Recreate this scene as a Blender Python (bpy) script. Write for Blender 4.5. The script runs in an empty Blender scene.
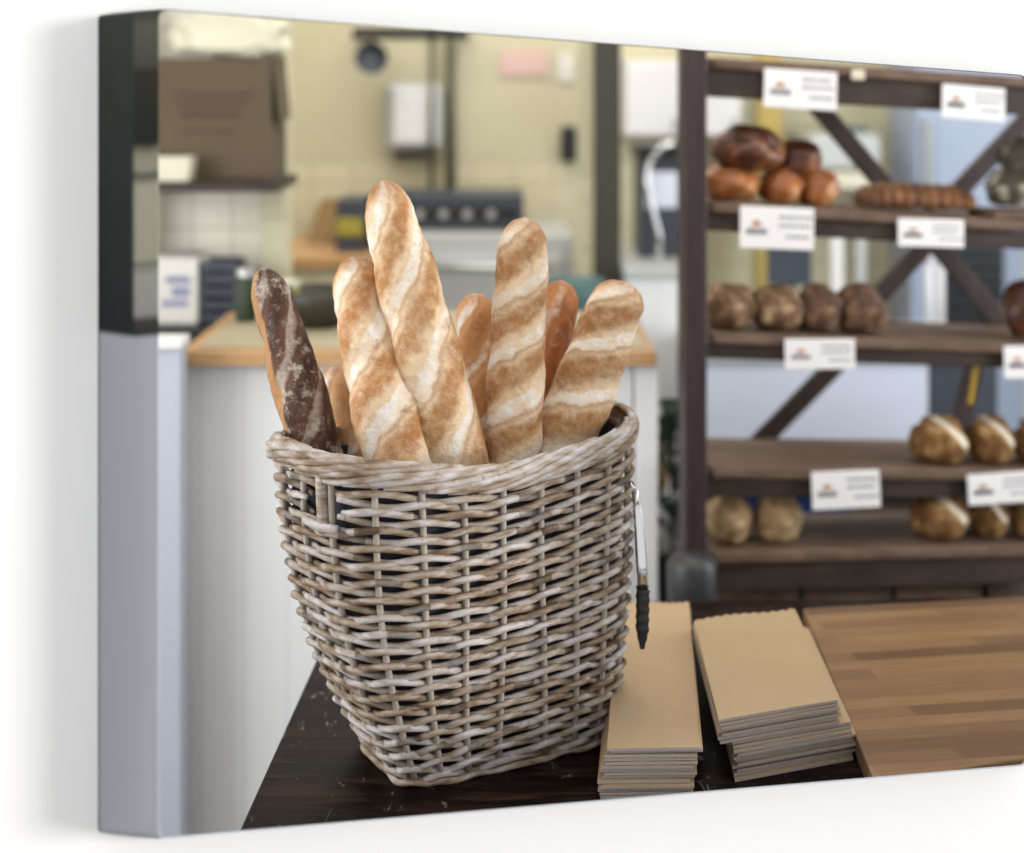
import bpy, bmesh, math, random
from mathutils import Vector, Matrix, noise as mnoise

random.seed(11)
PI = math.pi
scene = bpy.context.scene
COL = scene.collection

# ------------------------------------------------------------------ camera
F = 1600.0            # focal length in pixels of the 1024 x 853 frame
HY = 90.0             # eye level row
EYE = 1.70
cam_d = bpy.data.cameras.new('camera')
cam_d.sensor_width = 36.0
cam_d.lens = F / 1024 * 36
cam_d.shift_y = (HY - 426.5) / 1024
cam_d.clip_start = 0.05
cam_d.dof.use_dof = True
cam_d.dof.focus_distance = 2.04
cam_d.dof.aperture_fstop = 2.15
cam = bpy.data.objects.new('camera', cam_d)
cam.location = (0, 0, EYE)
cam.rotation_euler = (PI / 2, 0, 0)
COL.objects.link(cam)
scene.camera = cam

scene.view_settings.view_transform = 'Standard'
scene.view_settings.look = 'None'
scene.view_settings.gamma = 1.0
scene.view_settings.use_curve_mapping = False
scene.view_settings.exposure = 0.0

# ------------------------------------------------------------------ light
world = bpy.data.worlds.new('world')
scene.world = world
world.use_nodes = True
world.node_tree.nodes['Background'].inputs[0].default_value = (1.0, 1.0, 1.0, 1)
world.node_tree.nodes['Background'].inputs[1].default_value = 0.98

def sun(name, direction, energy, angle, color=(1, 1, 1)):
    l = bpy.data.lights.new(name, 'SUN')
    l.energy = energy; l.angle = math.radians(angle); l.color = color
    o = bpy.data.objects.new(name, l)
    o.rotation_euler = Vector(direction).to_track_quat('-Z', 'Y').to_euler()
    COL.objects.link(o)

def area(name, loc, target, sx, sy, power, color=(1, 1, 1)):
    l = bpy.data.lights.new(name, 'AREA')
    l.shape = 'RECTANGLE'; l.size = sx; l.size_y = sy; l.energy = power; l.color = color
    o = bpy.data.objects.new(name, l)
    o.location = loc
    o.rotation_euler = (Vector(target) - Vector(loc)).to_track_quat('-Z', 'Y').to_euler()
    COL.objects.link(o)

sun('sun_light', (-0.955, 0.25, -0.08), 2.3, 14, (1, 0.985, 0.96))
area('kitchen_fill_light', (-0.2, 4.9, 2.82), (-0.2, 5.0, 0), 2.6, 1.4, 48, (1.0, 0.98, 0.93))  # unseen overhead fill, added to make the kitchen walls bright
area('overhead_fill_light', (0.35, 2.75, 2.82), (0.2, 2.5, 0), 1.9, 0.8, 20, (1.0, 0.98, 0.95))  # added area light above basket and table, no fixture built
area('counter_fill_light', (-2.2, 1.85, 1.7), (-0.3, 3.6, 0.95), 1.3, 1.4, 55, (0.93, 0.96, 1.0))  # fill added to brighten the counter front, no window behind it
area('side_window_light', (2.8, 3.25, 1.55), (0.7, 4.4, 0.75), 1.5, 1.6, 66, (0.86, 0.92, 1.0))

# ------------------------------------------------------------------ helpers
def P(px, py, d):
    return Vector(((px - 512) * d / F, d, EYE - (py - HY) * d / F))

def ztop(py, d):
    return EYE - (py - HY) * d / F

class MB:
    def __init__(s):
        s.v = []; s.f = []; s.uv = {}
    def add(s, vs, fs):
        b = len(s.v)
        s.v += [Vector(x) for x in vs]
        s.f += [tuple(i + b for i in f) for f in fs]
        return b
    def hexa(s, a, b):
        """a: 4 points one end, b: 4 points the other end"""
        s.add(list(a) + list(b), [(3, 2, 1, 0), (4, 5, 6, 7), (0, 1, 5, 4), (1, 2, 6, 5), (2, 3, 7, 6), (3, 0, 4, 7)])
    def box(s, x0, x1, y0, y1, z0, z1):
        s.hexa([(x0, y0, z0), (x1, y0, z0), (x1, y1, z0), (x0, y1, z0)],
               [(x0, y0, z1), (x1, y0, z1), (x1, y1, z1), (x0, y1, z1)])
    def beam(s, A, B, w, h, side=None):
        A = Vector(A); B = Vector(B); d = (B - A).normalized()
        sd = Vector(side) if side is not None else d.cross(Vector((0, 0, 1)))
        if sd.length < 1e-4: sd = Vector((0, 1, 0))
        sd = (sd - d * sd.dot(d)).normalized(); up = sd.cross(d)
        q = lambda p: [p - sd * w / 2 - up * h / 2, p + sd * w / 2 - up * h / 2, p + sd * w / 2 + up * h / 2, p - sd * w / 2 + up * h / 2]
        s.hexa(q(A), q(B))
    def tube(s, pts, r, n=8, closed=False, flat=1.0, ref=None):
        pts = [Vector(p) for p in pts]; m = len(pts)
        rs = r if isinstance(r, (list, tuple)) else [r] * m
        vs = []; fs = []
        prev = None
        for i, p in enumerate(pts):
            a = pts[(i - 1) % m] if (closed or i > 0) else p
            b = pts[(i + 1) % m] if (closed or i < m - 1) else p
            d = (b - a).normalized()
            if ref is not None: u = Vector(ref)
            elif prev is not None: u = prev
            else: u = Vector((0, 0, 1)) if abs(d.z) < .9 else Vector((0, 1, 0))
            u = u - d * u.dot(d)
            u = u.normalized() if u.length > 1e-6 else d.orthogonal().normalized()
            prev = u; w = d.cross(u)
            for k in range(n):
                t = 2 * PI * k / n
                vs.append(p + u * math.cos(t) * rs[i] + w * math.sin(t) * rs[i] * flat)
        for i in range(m if closed else m - 1):
            j = (i + 1) % m
            for k in range(n):
                k2 = (k + 1) % n
                fs.append((i * n + k, i * n + k2, j * n + k2, j * n + k))
        if not closed:
            fs.append(tuple(range(n - 1, -1, -1))); fs.append(tuple((m - 1) * n + k for k in range(n)))
        s.add(vs, fs)
    def lathe(s, prof, c=(0, 0, 0), n=24):
        c = Vector(c); vs = []; fs = []
        for (r, z) in prof:
            for k in range(n):
                t = 2 * PI * k / n
                vs.append(c + Vector((r * math.cos(t), r * math.sin(t), z)))
        for i in range(len(prof) - 1):
            for k in range(n):
                k2 = (k + 1) % n
                fs.append((i * n + k, i * n + k2, (i + 1) * n + k2, (i + 1) * n + k))
        fs.append(tuple(range(n - 1, -1, -1))); fs.append(tuple((len(prof) - 1) * n + k for k in range(n)))
        s.add(vs, fs)
    def build(s, name, m, parent=None, smooth=False, bevel=0, segs=2, off=None):
        me = bpy.data.meshes.new(name)
        o_ = Vector(off) if off is not None else Vector((0, 0, 0))
        me.from_pydata([tuple(v - o_) for v in s.v], [], s.f)
        me.validate()
        if bevel:
            bm = bmesh.new(); bm.from_mesh(me)
            es = [e for e in bm.edges if len(e.link_faces) == 2 and e.calc_face_angle(0) > .6]
            bmesh.ops.bevel(bm, geom=es, offset=bevel, segments=segs, profile=.5, affect='EDGES')
            bm.to_mesh(me); bm.free()
        me.materials.append(m)
        if smooth:
            for p in me.polygons: p.use_smooth = True
        o = bpy.data.objects.new(name, me)
        COL.objects.link(o)
        if parent is not None: o.parent = parent
        elif off is not None: o.location = o_
        return o

def tag(o, label, cat, group=None, kind=None):
    o['label'] = label; o['category'] = cat
    if group: o['group'] = group
    if kind: o['kind'] = kind
    return o

def thing(name, loc, label, cat, group=None, rz=0):
    o = bpy.data.objects.new(name, None)
    o.empty_display_size = .05
    o.location = loc; o.rotation_euler = (0, 0, rz)
    COL.objects.link(o)
    return tag(o, label, cat, group)

def struct(o):
    o['kind'] = 'structure'
    return o

def copy_tree(o, parent=None):
    c = o.copy(); COL.objects.link(c)
    if parent is not None: c.parent = parent
    for ch in list(o.children): copy_tree(ch, c)
    return c

# ------------------------------------------------------------------ materials
def lin(c):
    if isinstance(c, str):
        c = [int(c[i:i + 2], 16) / 255 for i in (0, 2, 4)]
    return tuple(((x / 12.92) if x <= .04045 else ((x + .055) / 1.055) ** 2.4) for x in c) + (1,)

class NT:
    def __init__(s, name, rough=.6, metal=0.0, spec=.5):
        s.m = bpy.data.materials.new(name); s.m.use_nodes = True
        s.t = s.m.node_tree; s.n = s.t.nodes; s.l = s.t.links
        s.b = s.n['Principled BSDF']
        s.b.inputs['Roughness'].default_value = rough
        s.b.inputs['Metallic'].default_value = metal
        s.b.inputs['Specular IOR Level'].default_value = spec
    def node(s, typ, **kw):
        n = s.n.new(typ)
        for k, v in kw.items(): setattr(n, k, v)
        return n
    def put(s, inp, v):
        if hasattr(v, 'is_linked') or isinstance(v, bpy.types.NodeSocket): s.l.new(v, inp)
        else: inp.default_value = v
    def math(s, op, a, b=0.0, c=0.0, clamp=False):
        n = s.node('ShaderNodeMath', operation=op, use_clamp=clamp)
        s.put(n.inputs[0], a); s.put(n.inputs[1], b); s.put(n.inputs[2], c)
        return n.outputs[0]
    def coord(s, kind='Object', scale=(1, 1, 1), rot=(0, 0, 0)):
        c = s.node('ShaderNodeTexCoord'); mp = s.node('ShaderNodeMapping')
        mp.inputs['Scale'].default_value = scale; mp.inputs['Rotation'].default_value = rot
        s.l.new(c.outputs[kind], mp.inputs['Vector'])
        return mp.outputs[0]
    def noise(s, vec, scale=5, detail=4, rough=.55, dist=0.0):
        n = s.node('ShaderNodeTexNoise')
        n.inputs['Scale'].default_value = scale; n.inputs['Detail'].default_value = detail
        n.inputs['Roughness'].default_value = rough; n.inputs['Distortion'].default_value = dist
        if vec is not None: s.l.new(vec, n.inputs['Vector'])
        return n.outputs['Fac']
    def ramp(s, fac, stops, interp='LINEAR'):
        r = s.node('ShaderNodeValToRGB'); r.color_ramp.interpolation = interp
        e = r.color_ramp.elements
        while len(e) < len(stops): e.new(.5)
        for el, (p, c) in zip(e, stops):
            el.position = p; el.color = lin(c) if not isinstance(c, (int, float)) else (c, c, c, 1)
        s.put(r.inputs[0], fac)
        return r.outputs[0]
    def mix(s, fac, a, b, mode='MIX'):
        n = s.node('ShaderNodeMix', data_type='RGBA', blend_type=mode)
        s.put(n.inputs[0], fac)
        s.put(n.inputs[6], lin(a) if isinstance(a, (str, tuple, list)) else a)
        s.put(n.inputs[7], lin(b) if isinstance(b, (str, tuple, list)) else b)
        return n.outputs[2]
    def smooth(s, x, a, b):
        n = s.node('ShaderNodeMapRange', interpolation_type='SMOOTHSTEP')
        s.put(n.inputs[0], x); n.inputs[1].default_value = a; n.inputs[2].default_value = b
        return n.outputs[0]
    def color(s, c): s.put(s.b.inputs['Base Color'], lin(c) if isinstance(c, (str, tuple, list)) else c)
    def bump(s, h, strength=.3, dist=.01):
        n = s.node('ShaderNodeBump'); n.inputs['Strength'].default_value = strength; n.inputs['Distance'].default_value = dist
        s.l.new(h, n.inputs['Height']); s.l.new(n.outputs[0], s.b.inputs['Normal'])

def plain(name, c, rough=.6, metal=0, var=.08, scale=12, bump=0.0, c2=None, spec=.5):
    m = NT(name, rough, metal, spec)
    v = m.noise(m.coord('Object'), scale, 3)
    base = lin(c)
    if c2 is None:
        c2 = tuple(max(0, (int(c[i:i + 2], 16) / 255) * (1 - var)) for i in (0, 2, 4))
    m.color(m.mix(v, c, c2))
    if bump: m.bump(m.noise(m.coord('Object'), scale * 4, 4), bump, .004)
    return m.m

def wood(name, c1, c2, c3, scale=(1, 1, 1), rough=.5, s=6, bump=.15, spec=.4):
    m = NT(name, rough, 0, spec)
    v = m.coord('Object', scale)
    a = m.noise(v, s, 6, .6, .6)
    b = m.noise(v, s * 3.7, 3)
    f = m.math('MULTIPLY_ADD', b, .35, m.math('MULTIPLY', a, .75))
    m.color(m.ramp(f, [(.3, c1), (.5, c2), (.75, c3)]))
    m.bump(a, bump, .003)
    return m.m

M = {}
M['white_wall'] = plain('white_wall_paint', 'f9f9f9', .7, var=.005)
M['cream_wall'] = None
def cream_wall():
    m = NT('cream_wall_paint_and_tile', .55)
    c = m.node('ShaderNodeTexCoord'); sx = m.node('ShaderNodeSeparateXYZ'); m.l.new(c.outputs['Object'], sx.inputs[0])
    low = m.math('LESS_THAN', sx.outputs[2], 1.42)
    br = m.node('ShaderNodeTexBrick'); br.offset = 0
    mp = m.node('ShaderNodeMapping'); mp.inputs['Rotation'].default_value = (PI / 2, 0, 0)
    m.l.new(c.outputs['Object'], mp.inputs['Vector']); m.l.new(mp.outputs[0], br.inputs['Vector'])
    br.inputs['Scale'].default_value = 1; br.inputs['Brick Width'].default_value = .15; br.inputs['Row Height'].default_value = .15
    br.inputs['Mortar Size'].default_value = .004
    br.inputs['Color1'].default_value = lin('d6ceb0'); br.inputs['Color2'].default_value = lin('d3caab'); br.inputs['Mortar'].default_value = lin('bdb494')
    n = m.noise(m.coord('Object'), 1.3, 3)
    paint = m.mix(n, 'c3bc9d', 'ccc5a8')
    m.color(m.mix(low, paint, br.outputs['Color']))
    return m.m
M['cream_wall'] = cream_wall()
def white_tile():
    m = NT('pale_wall_tile', .35)
    c = m.node('ShaderNodeTexCoord')
    br = m.node('ShaderNodeTexBrick'); br.offset = 0
    mp = m.node('ShaderNodeMapping'); mp.inputs['Rotation'].default_value = (PI / 2, 0, 0)
    m.l.new(c.outputs['Object'], mp.inputs['Vector']); m.l.new(mp.outputs[0], br.inputs['Vector'])
    br.inputs['Scale'].default_value = 1; br.inputs['Brick Width'].default_value = .11; br.inputs['Row Height'].default_value = .11
    br.inputs['Mortar Size'].default_value = .003
    br.inputs['Color1'].default_value = lin('efeada'); br.inputs['Color2'].default_value = lin('eae4d4'); br.inputs['Mortar'].default_value = lin('c8c0ac')
    m.color(br.outputs['Color'])
    return m.m
M['tile'] = white_tile()
M['grey_wall'] = plain('pale_room_paint', 'd8d3c2', .8, var=.04)
M['floor'] = plain('grey_floor', '6f6c66', .6, var=.2, scale=4)
M['pillar'] = plain('dark_olive_pillar', '3d3a2e', .5, var=.25, scale=2)
M['pipe'] = plain('dull_olive_pipe', '5f5c48', .5)
M['pot_grey'] = plain('dull_iron', '39393b', .45, var=.2)
M['fridge'] = plain('cool_grey_blue_enamel', 'a5b1c8', .35, var=.06, scale=2)
M['card'] = plain('white_card', 'e2dfdf', .5, var=.02)
M['ink'] = plain('dark_print', '4a4a55', .6)
M['ink_soft'] = plain('grey_print', '85838e', .6)
M['logo_orange'] = plain('orange_print', 'b98c68', .6)
M['steel'] = plain('brushed_steel', 'c9cac8', .35, metal=.7, var=.06)
M['steel_pale'] = plain('pale_steel_panel', 'c3c5c4', .4, metal=.2, var=.06)
M['chrome'] = plain('chrome', 'd8d8da', .15, metal=1, var=.03)
M['black'] = plain('black_plastic', '1d1d1f', .4, var=.2)
M['dark_blue_grey'] = plain('dark_slate_enamel', '434a55', .4, var=.2)
M['white_panel'] = None
def bead(name, c, groove, period=.09):
    m = NT(name, .5)
    c_ = m.node('ShaderNodeTexCoord'); sx = m.node('ShaderNodeSeparateXYZ'); m.l.new(c_.outputs['Object'], sx.inputs[0])
    fr = m.math('FRACT', m.math('DIVIDE', sx.outputs[0], period))
    g = m.math('LESS_THAN', fr, .05)
    m.color(m.mix(g, c, groove))
    m.bump(m.math('SUBTRACT', 1.0, g), .5, .004)
    return m.m
M['white_panel'] = bead('white_beadboard', 'e6e6e7', 'd9d9dc')
M['blue_white'] = plain('cool_white_enamel', 'e0e5f3', .35, var=.05, scale=3)
M['counter_wood'] = wood('oiled_counter_wood', 'a07a50', 'b58c60', 'c49c70', (1, 6, 6), .45)
M['counter_top_stone'] = plain('worn_pale_counter_top', 'b5a98d', .5, var=.1)
M['cardboard'] = plain('brown_cardboard', '5f513d', .8, var=.12, scale=3)
M['cardboard_print'] = plain('cardboard_print', '504331', .8)
M['bag_white'] = plain('crumpled_white_plastic', 'e2dcc6', .4, var=.08, bump=.5)
M['yellow_green'] = plain('olive_yellow_plastic', 'a59a3d', .5)
M['brown_board'] = plain('brown_board', '8c6a42', .6, var=.15)
M['teal'] = plain('teal_plastic', '4d6c6a', .5)
M['blue'] = plain('blue_plastic', '24407e', .45, var=.1)
M['lavender'] = plain('lavender_card', '8f92b4', .6)
M['paper_pink'] = plain('pale_pink_paper', 'e0bcb5', .7)
M['paper_white'] = plain('white_paper', 'e6e2da', .7)
M['dark_green'] = plain('dark_green_leaf', '33402a', .6, var=.3)
M['gold'] = plain('brass', 'c8a23a', .35, metal=.6)
M['rack'] = wood('dark_rack_wood', '241916', '382925', '4b3831', (5, 5, 1.2), .55)
M['rack_x'] = wood('dark_rack_rail_wood', '201713', '30241e', '44342b', (1.2, 5, 5), .55)
M['plank'] = wood('worn_shelf_plank', '44342a', '604a3d', '7d6757', (1.2, 7, 7), .6)
M['post'] = wood('purple_brown_post', '22181b', '322427', '433433', (6, 6, 1), .45)
def table_mat():
    m = NT('dark_stained_table_wood', .38, 0, .05)
    v = m.coord('Object', (1.0, 7, 7), (0, 0, math.radians(10)))
    a = m.noise(v, 5, 7, .65, .8)
    sc = m.noise(m.coord('Object', (3, 1, 1), (0, 0, .7)), 9, 8, .7, 2)
    scr = m.smooth(sc, .61, .67)
    base = m.ramp(a, [(.3, '080504'), (.5, '150d0a'), (.7, '3a271e')])
    m.color(m.mix(m.math('MULTIPLY', scr, .7), base, '8b8078'))
    m.put(m.b.inputs['Roughness'], m.math('MULTIPLY_ADD', a, .3, .25))
    m.bump(a, .25, .003)
    return m.m
M['table'] = table_mat()
def block_mat():
    m = NT('butcher_block_wood', .42, 0, .4)
    c = m.coord('Object')
    br = m.node('ShaderNodeTexBrick'); br.offset = .37; br.offset_frequency = 2
    m.l.new(c, br.inputs['Vector'])
    br.inputs['Scale'].default_value = 1; br.inputs['Brick Width'].default_value = .34; br.inputs['Row Height'].default_value = .036
    br.inputs['Mortar Size'].default_value = .0004; br.inputs['Bias'].default_value = -.1
    br.inputs['Color1'].default_value = lin('6a5039'); br.inputs['Color2'].default_value = lin('967653'); br.inputs['Mortar'].default_value = lin('6c4a30')
    g = m.noise(m.coord('Object', (1.5, 26, 26)), 6, 6, .6, .5)
    gr = m.ramp(g, [(.3, 'c09a7a'), (.7, 'ffffff')])
    col = m.mix(.5, br.outputs['Color'], gr, 'MULTIPLY')
    m.color(col)
    m.bump(g, .1, .002)
    return m.m
M['block'] = block_mat()
def kraft(name, a, b):
    m = NT(name, .75, 0, .2)
    v = m.noise(m.coord('Object'), 5, 5)
    f = m.noise(m.coord('Object', (40, 4, 4)), 8, 2)
    m.color(m.mix(m.math('MULTIPLY_ADD', f, .3, m.math('MULTIPLY', v, .7)), a, b))
    m.bump(m.noise(m.coord('Object'), 14, 4), .25, .006)
    return m.m
M['kraft'] = kraft('kraft_paper', 'b29a7c', 'a08868')
M['kraft_edge'] = kraft('folded_paper_ends', 'b5aaa3', '857a74')

def wicker(name, lift=0):
    m = NT(name, .6, 0, .3)
    g = m.node('ShaderNodeNewGeometry')
    r = g.outputs['Random Per Island']
    n = m.noise(m.coord('Object', (9, 9, 40)), 3.2, 4)
    f = m.math('MULTIPLY_ADD', r, .26, m.math('MULTIPLY_ADD', n, 1.0, -.07))
    c = m.ramp(f, [(.26, '57432f'), (.42, '7c6854'), (.55, '9b8b7a'), (.68, 'aea5a0'), (.86, 'c6c2c3')])
    k = m.noise(m.coord('Object'), 120, 3)
    m.color(m.mix(m.math('MULTIPLY', m.smooth(k, .58, .75), .55), c, '5d4836'))
    m.bump(m.noise(m.coord('Object', (20, 20, 90)), 9, 3), .3, .003)
    return m.m
M['lining'] = plain('dark_gap_lining', '20202b', .8)
M['wicker'] = wicker('weathered_grey_willow')
M['wicker_stake'] = plain('pale_willow_stake', 'b3a799', .6, var=.25, scale=40)

def crust(name, pad_l, pad_d, edge, ridge, flour=.75, phase=(5, 3), speck=0.0, strip=None):
    """crust colour follows the baker's slashes: UV u = around, v = along"""
    m = NT(name, .62, 0, .3)
    uv = m.node('ShaderNodeUVMap'); uv.uv_map = 'uv'
    sx = m.node('ShaderNodeSeparateXYZ'); m.l.new(uv.outputs[0], sx.inputs[0])
    u, v = sx.outputs[0], sx.outputs[1]
    obj = m.coord('Object')
    nz = m.noise(obj, 18, 4)
    ph = m.math('ADD', m.math('MULTIPLY', v, phase[0]), m.math('MULTIPLY', m.math('SUBTRACT', u, .5), phase[1]))
    ph = m.math('ADD', ph, m.math('MULTIPLY', m.math('SUBTRACT', nz, .5), .6))
    fr = m.math('FRACT', ph)
    # distance to the centre of the pad
    pad = m.math('SUBTRACT', 1.0, m.math('MULTIPLY', m.math('ABSOLUTE', m.math('SUBTRACT', fr, .64)), 2.6), clamp=True)
    fine = m.noise(obj, 60, 6, .7)
    padf = m.math('ADD', m.math('MULTIPLY', m.smooth(pad, .1, .75), .85), m.math('MULTIPLY', m.math('SUBTRACT', fine, .5), 2.0), clamp=True)
    padc = m.mix(padf, pad_l, pad_d)
    rid = m.math('MULTIPLY', m.smooth(fr, .0, .06), m.math('SUBTRACT', 1.0, m.smooth(fr, .17, .30)))
    fl = m.noise(obj, 26, 5, .65)
    flm = m.math('MULTIPLY', m.math('MULTIPLY', rid, m.smooth(m.math('MULTIPLY_ADD', fine, .5, m.math('MULTIPLY', fl, .6)), .42, .62)), flour)
    edge_m = m.math('MULTIPLY', m.smooth(fr, .24, .29), m.math('SUBTRACT', 1.0, m.smooth(fr, .31, .40)))
    c = m.mix(m.math('MULTIPLY', edge_m, .38), padc, edge)
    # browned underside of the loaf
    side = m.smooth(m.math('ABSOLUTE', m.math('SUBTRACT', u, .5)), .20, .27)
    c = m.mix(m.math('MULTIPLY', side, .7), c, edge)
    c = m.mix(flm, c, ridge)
    # browned tip
    tip = m.math('SUBTRACT', 1.0, m.smooth(m.math('ADD', v, m.math('MULTIPLY', nz, .05)), .02, .09))
    c = m.mix(m.math('MULTIPLY', tip, .7), c, edge)
    toast = m.smooth(m.noise(obj, 33, 6, .7), .56, .72)
    c = m.mix(m.math('MULTIPLY', toast, .5), c, edge)
    dust = m.smooth(m.noise(obj, 42, 8, .78), .56 - speck * .22, .7 - speck * .25)
    c = m.mix(m.math('MULTIPLY', dust, .4 + speck), c, ridge)
    if strip:
        q = m.math('ADD', u, m.math('MULTIPLY', m.math('SUBTRACT', nz, .5), .12))
        st = m.math('MULTIPLY', m.smooth(q, strip[0], strip[0] + .03), m.math('SUBTRACT', 1.0, m.smooth(q, strip[1], strip[1] + .03)))
        c = m.mix(st, c, strip[2])
    m.color(c)
    m.bump(m.math('ADD', m.math('MULTIPLY', fine, .7), m.math('MULTIPLY', fl, .6)), .7, .008)
    return m.m

def bread(name, c1, c2, c3, rough=.5, scale=20, flour=None, fa=.6, fs=8):
    m = NT(name, rough, 0, .4)
    n = m.noise(m.coord('Object'), scale, 5, .65)
    c = m.ramp(n, [(.3, c1), (.5, c2), (.72, c3)])
    if flour:
        k = m.smooth(m.noise(m.coord('Object'), fs, 5, .6), fa - .08, fa + .06)
        c = m.mix(k, c, flour)
    m.color(c)
    m.bump(n, .5, .01)
    return m.m
M['bun'] = bread('glossy_bun_crust', '5f3420', '96592f', 'cf9c66', .32, 15)
M['bun_dark'] = bread('dark_bun_crust', '2c160f', '4f2b1c', '9a6238', .35, 14)
M['seeded'] = bread('seeded_crust', '3e2c20', '7a5c43', 'c7a985', .75, 34)
M['seeded_pale'] = bread('pale_seeded_crust', '6a4f34', 'a48660', 'd0b68e', .75, 34)
M['seeded_dark'] = bread('dark_seeded_crust', '2a1b14', '5c4130', '9d7b5b', .75, 34)
M['flat_loaf'] = bread('flat_loaf_crust', '472a1a', '744a2d', '96683f', .6, 25)
def boule_mat():
    m = NT('floured_loaf_crust', .75, 0, .2)
    n = m.noise(m.coord('Object'), 26, 5, .65)
    c = m.ramp(n, [(.3, '452d1c'), (.5, '7d5934'), (.72, 'bd9f70')])
    tc = m.node('ShaderNodeTexCoord'); sx = m.node('ShaderNodeSeparateXYZ'); m.l.new(tc.outputs['Generated'], sx.inputs[0])
    k = m.math('ABSOLUTE', m.math('ADD', m.math('SUBTRACT', sx.outputs[0], .62), m.math('MULTIPLY', m.math('SUBTRACT', sx.outputs[2], .6), .7)))
    k = m.math('ADD', k, m.math('MULTIPLY', m.math('SUBTRACT', n, .5), .25))
    k = m.math('MULTIPLY', m.math('SUBTRACT', 1.0, m.smooth(k, .04, .12)), m.smooth(sx.outputs[2], .25, .5))
    c = m.mix(m.math('MULTIPLY', k, .9), c, 'e2d8c6')
    m.color(c); m.bump(n, .5, .01)
    return m.m
M['boule'] = boule_mat()
M['rye'] = bread('dark_floured_rye_crust', '2f2a24', '4a4238', '6b6151', .8, 10, 'b0a894', .56, 20)

# ------------------------------------------------------------------ canvas print and the wall it hangs on
D1, D2 = 1.62, 1.944
cTL, cTR = P(158, 9, D1), P(1026, 75.5, D2)
cBL, cBR = P(158, 839, D1), P(1026, 765.5, D2)
cn = (cTR - cTL); cn.z = 0; cE = cn.normalized(); cN = Vector((-cE.y, cE.x, 0))      # along / backwards
bl_d = D1 + .058
bTL, bBL = P(98, 15, bl_d), P(98, 832, bl_d)
t_off = (bTL - cTL).dot(cN)
def on_wall(px, py, off=0.0):
    r = P(px, py, 1.0) - Vector((0, 0, EYE))
    q = cTL - Vector((0, 0, EYE)) + cN * (t_off + off)
    s = q.dot(cN) / r.dot(cN)
    return Vector((0, 0, EYE)) + r * s
def round_loop(c4, rad, n=6):
    """c4 corners TL,TR,BR,BL -> rounded closed loop"""
    out = []
    for i in range(4):
        p = c4[i]; a = (c4[i - 1] - p).normalized(); b = (c4[(i + 1) % 4] - p).normalized()
        for k in range(n):
            t = k / (n - 1)
            p0 = p + a * rad; p2 = p + b * rad
            out.append(p0 * (1 - t) ** 2 + p * 2 * t * (1 - t) + p2 * t * t)
    return out
front = round_loop([cTL, cTR, cBR, cBL], .010)
back4 = [on_wall(98, 15), on_wall(1027, 75.6), on_wall(1027, 765.4), on_wall(98, 832)]
back = round_loop(back4, .010)
back[0:6] = [on_wall(*p) for p in ((98, 22), (98.3, 18), (100, 15.5), (112, 13.6), (140, 10.8), (160, 9.2))]
back[18:24] = [on_wall(*p) for p in ((160, 838.8), (140, 837.5), (112, 834), (100, 832), (98.3, 830), (98, 826))]

def canvas_mat():
    m = NT('printed_canvas', .75, 0, .2)
    uv = m.node('ShaderNodeUVMap'); uv.uv_map = 'uv'
    sx = m.node('ShaderNodeSeparateXYZ'); m.l.new(uv.outputs[0], sx.inputs[0])
    u, v = sx.outputs[0], sx.outputs[1]          # u 0 wall edge .. 1 front edge, v 0 top .. 1 bottom
    wob = m.noise(m.coord('Object'), 7, 2)
    low = m.ramp(m.math('ADD', u, m.math('MULTIPLY', wob, .3)), [(0, 'a0a3a9'), (.8, 'a8abb2'), (1.0, 'aeb2ba')])
    right = m.ramp(v, [(0.0, '2f3028'), (.02, '59594c'), (.065, '4a4a42'), (.075, '2c2b24'), (.16, '1f211e'), (.175, '8f8b76'), (.19, '979582'),
                       (.2, '55544a'), (.212, 'a7a290'), (.30, 'a09c8a'), (.305, '77766a'), (.32, '9c9a90'), (.365, '94938f'), (.375, '3d3b34'), (.39, '2b2d2c')])
    dark = m.ramp(v, [(0.0, '343a35'), (.2, '272c2a'), (.39, '1b2020')])
    mk = m.smooth(u, .54, .66)
    up = m.mix(mk, dark, right)
    c = m.mix(m.smooth(v, .388, .398), up, low)
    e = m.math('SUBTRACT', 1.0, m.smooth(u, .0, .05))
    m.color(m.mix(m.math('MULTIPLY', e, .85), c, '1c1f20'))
    m.bump(m.noise(m.coord('Object'), 900, 1), .1, .001)
    return m.m
M['canvas'] = canvas_mat()

def canvas_frame():
    n = len(front)
    th = .0025
    inner_front = []
    ctr = sum(front, Vector()) / n
    vs = []; fs = []
    for k in range(n):
        f = front[k]; b = back[k]
        o = (ctr - f); o = (o - cN * o.dot(cN)).normalized()
        lip = f + cN * .0015
        vs += [b, f + cN * .001 - o * .0006, f, f + o * .001 + cN * .001, b + o * .006 * 0 + cN * .004]
    m = 5
    for k in range(n):
        j = (k + 1) % n
        for i in range(m - 1):
            fs.append((k * m + i, j * m + i, j * m + i + 1, k * m + i + 1))
    me = bpy.data.meshes.new('canvas_print')
    me.from_pydata([tuple(v) for v in vs], [], fs)
    uvl = me.uv_layers.new(name='uv')
    zt, zb = cTL.z, cBL.z
    us = [0, .98, 1, 1, 1]
    for p in me.polygons:
        for li in p.loop_indices:
            vi = me.loops[li].vertex_index
            uvl.data[li].uv = (us[vi % m], min(1, max(0, (zt - vs[vi].z) / (zt - zb))))
    me.materials.append(M['canvas'])
    o = bpy.data.objects.new('canvas_print', me); COL.objects.link(o)
    tag(o, 'deep-edged canvas print of a bakery with wrapped printed side on the white wall', 'canvas print')
canvas_frame()

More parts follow.
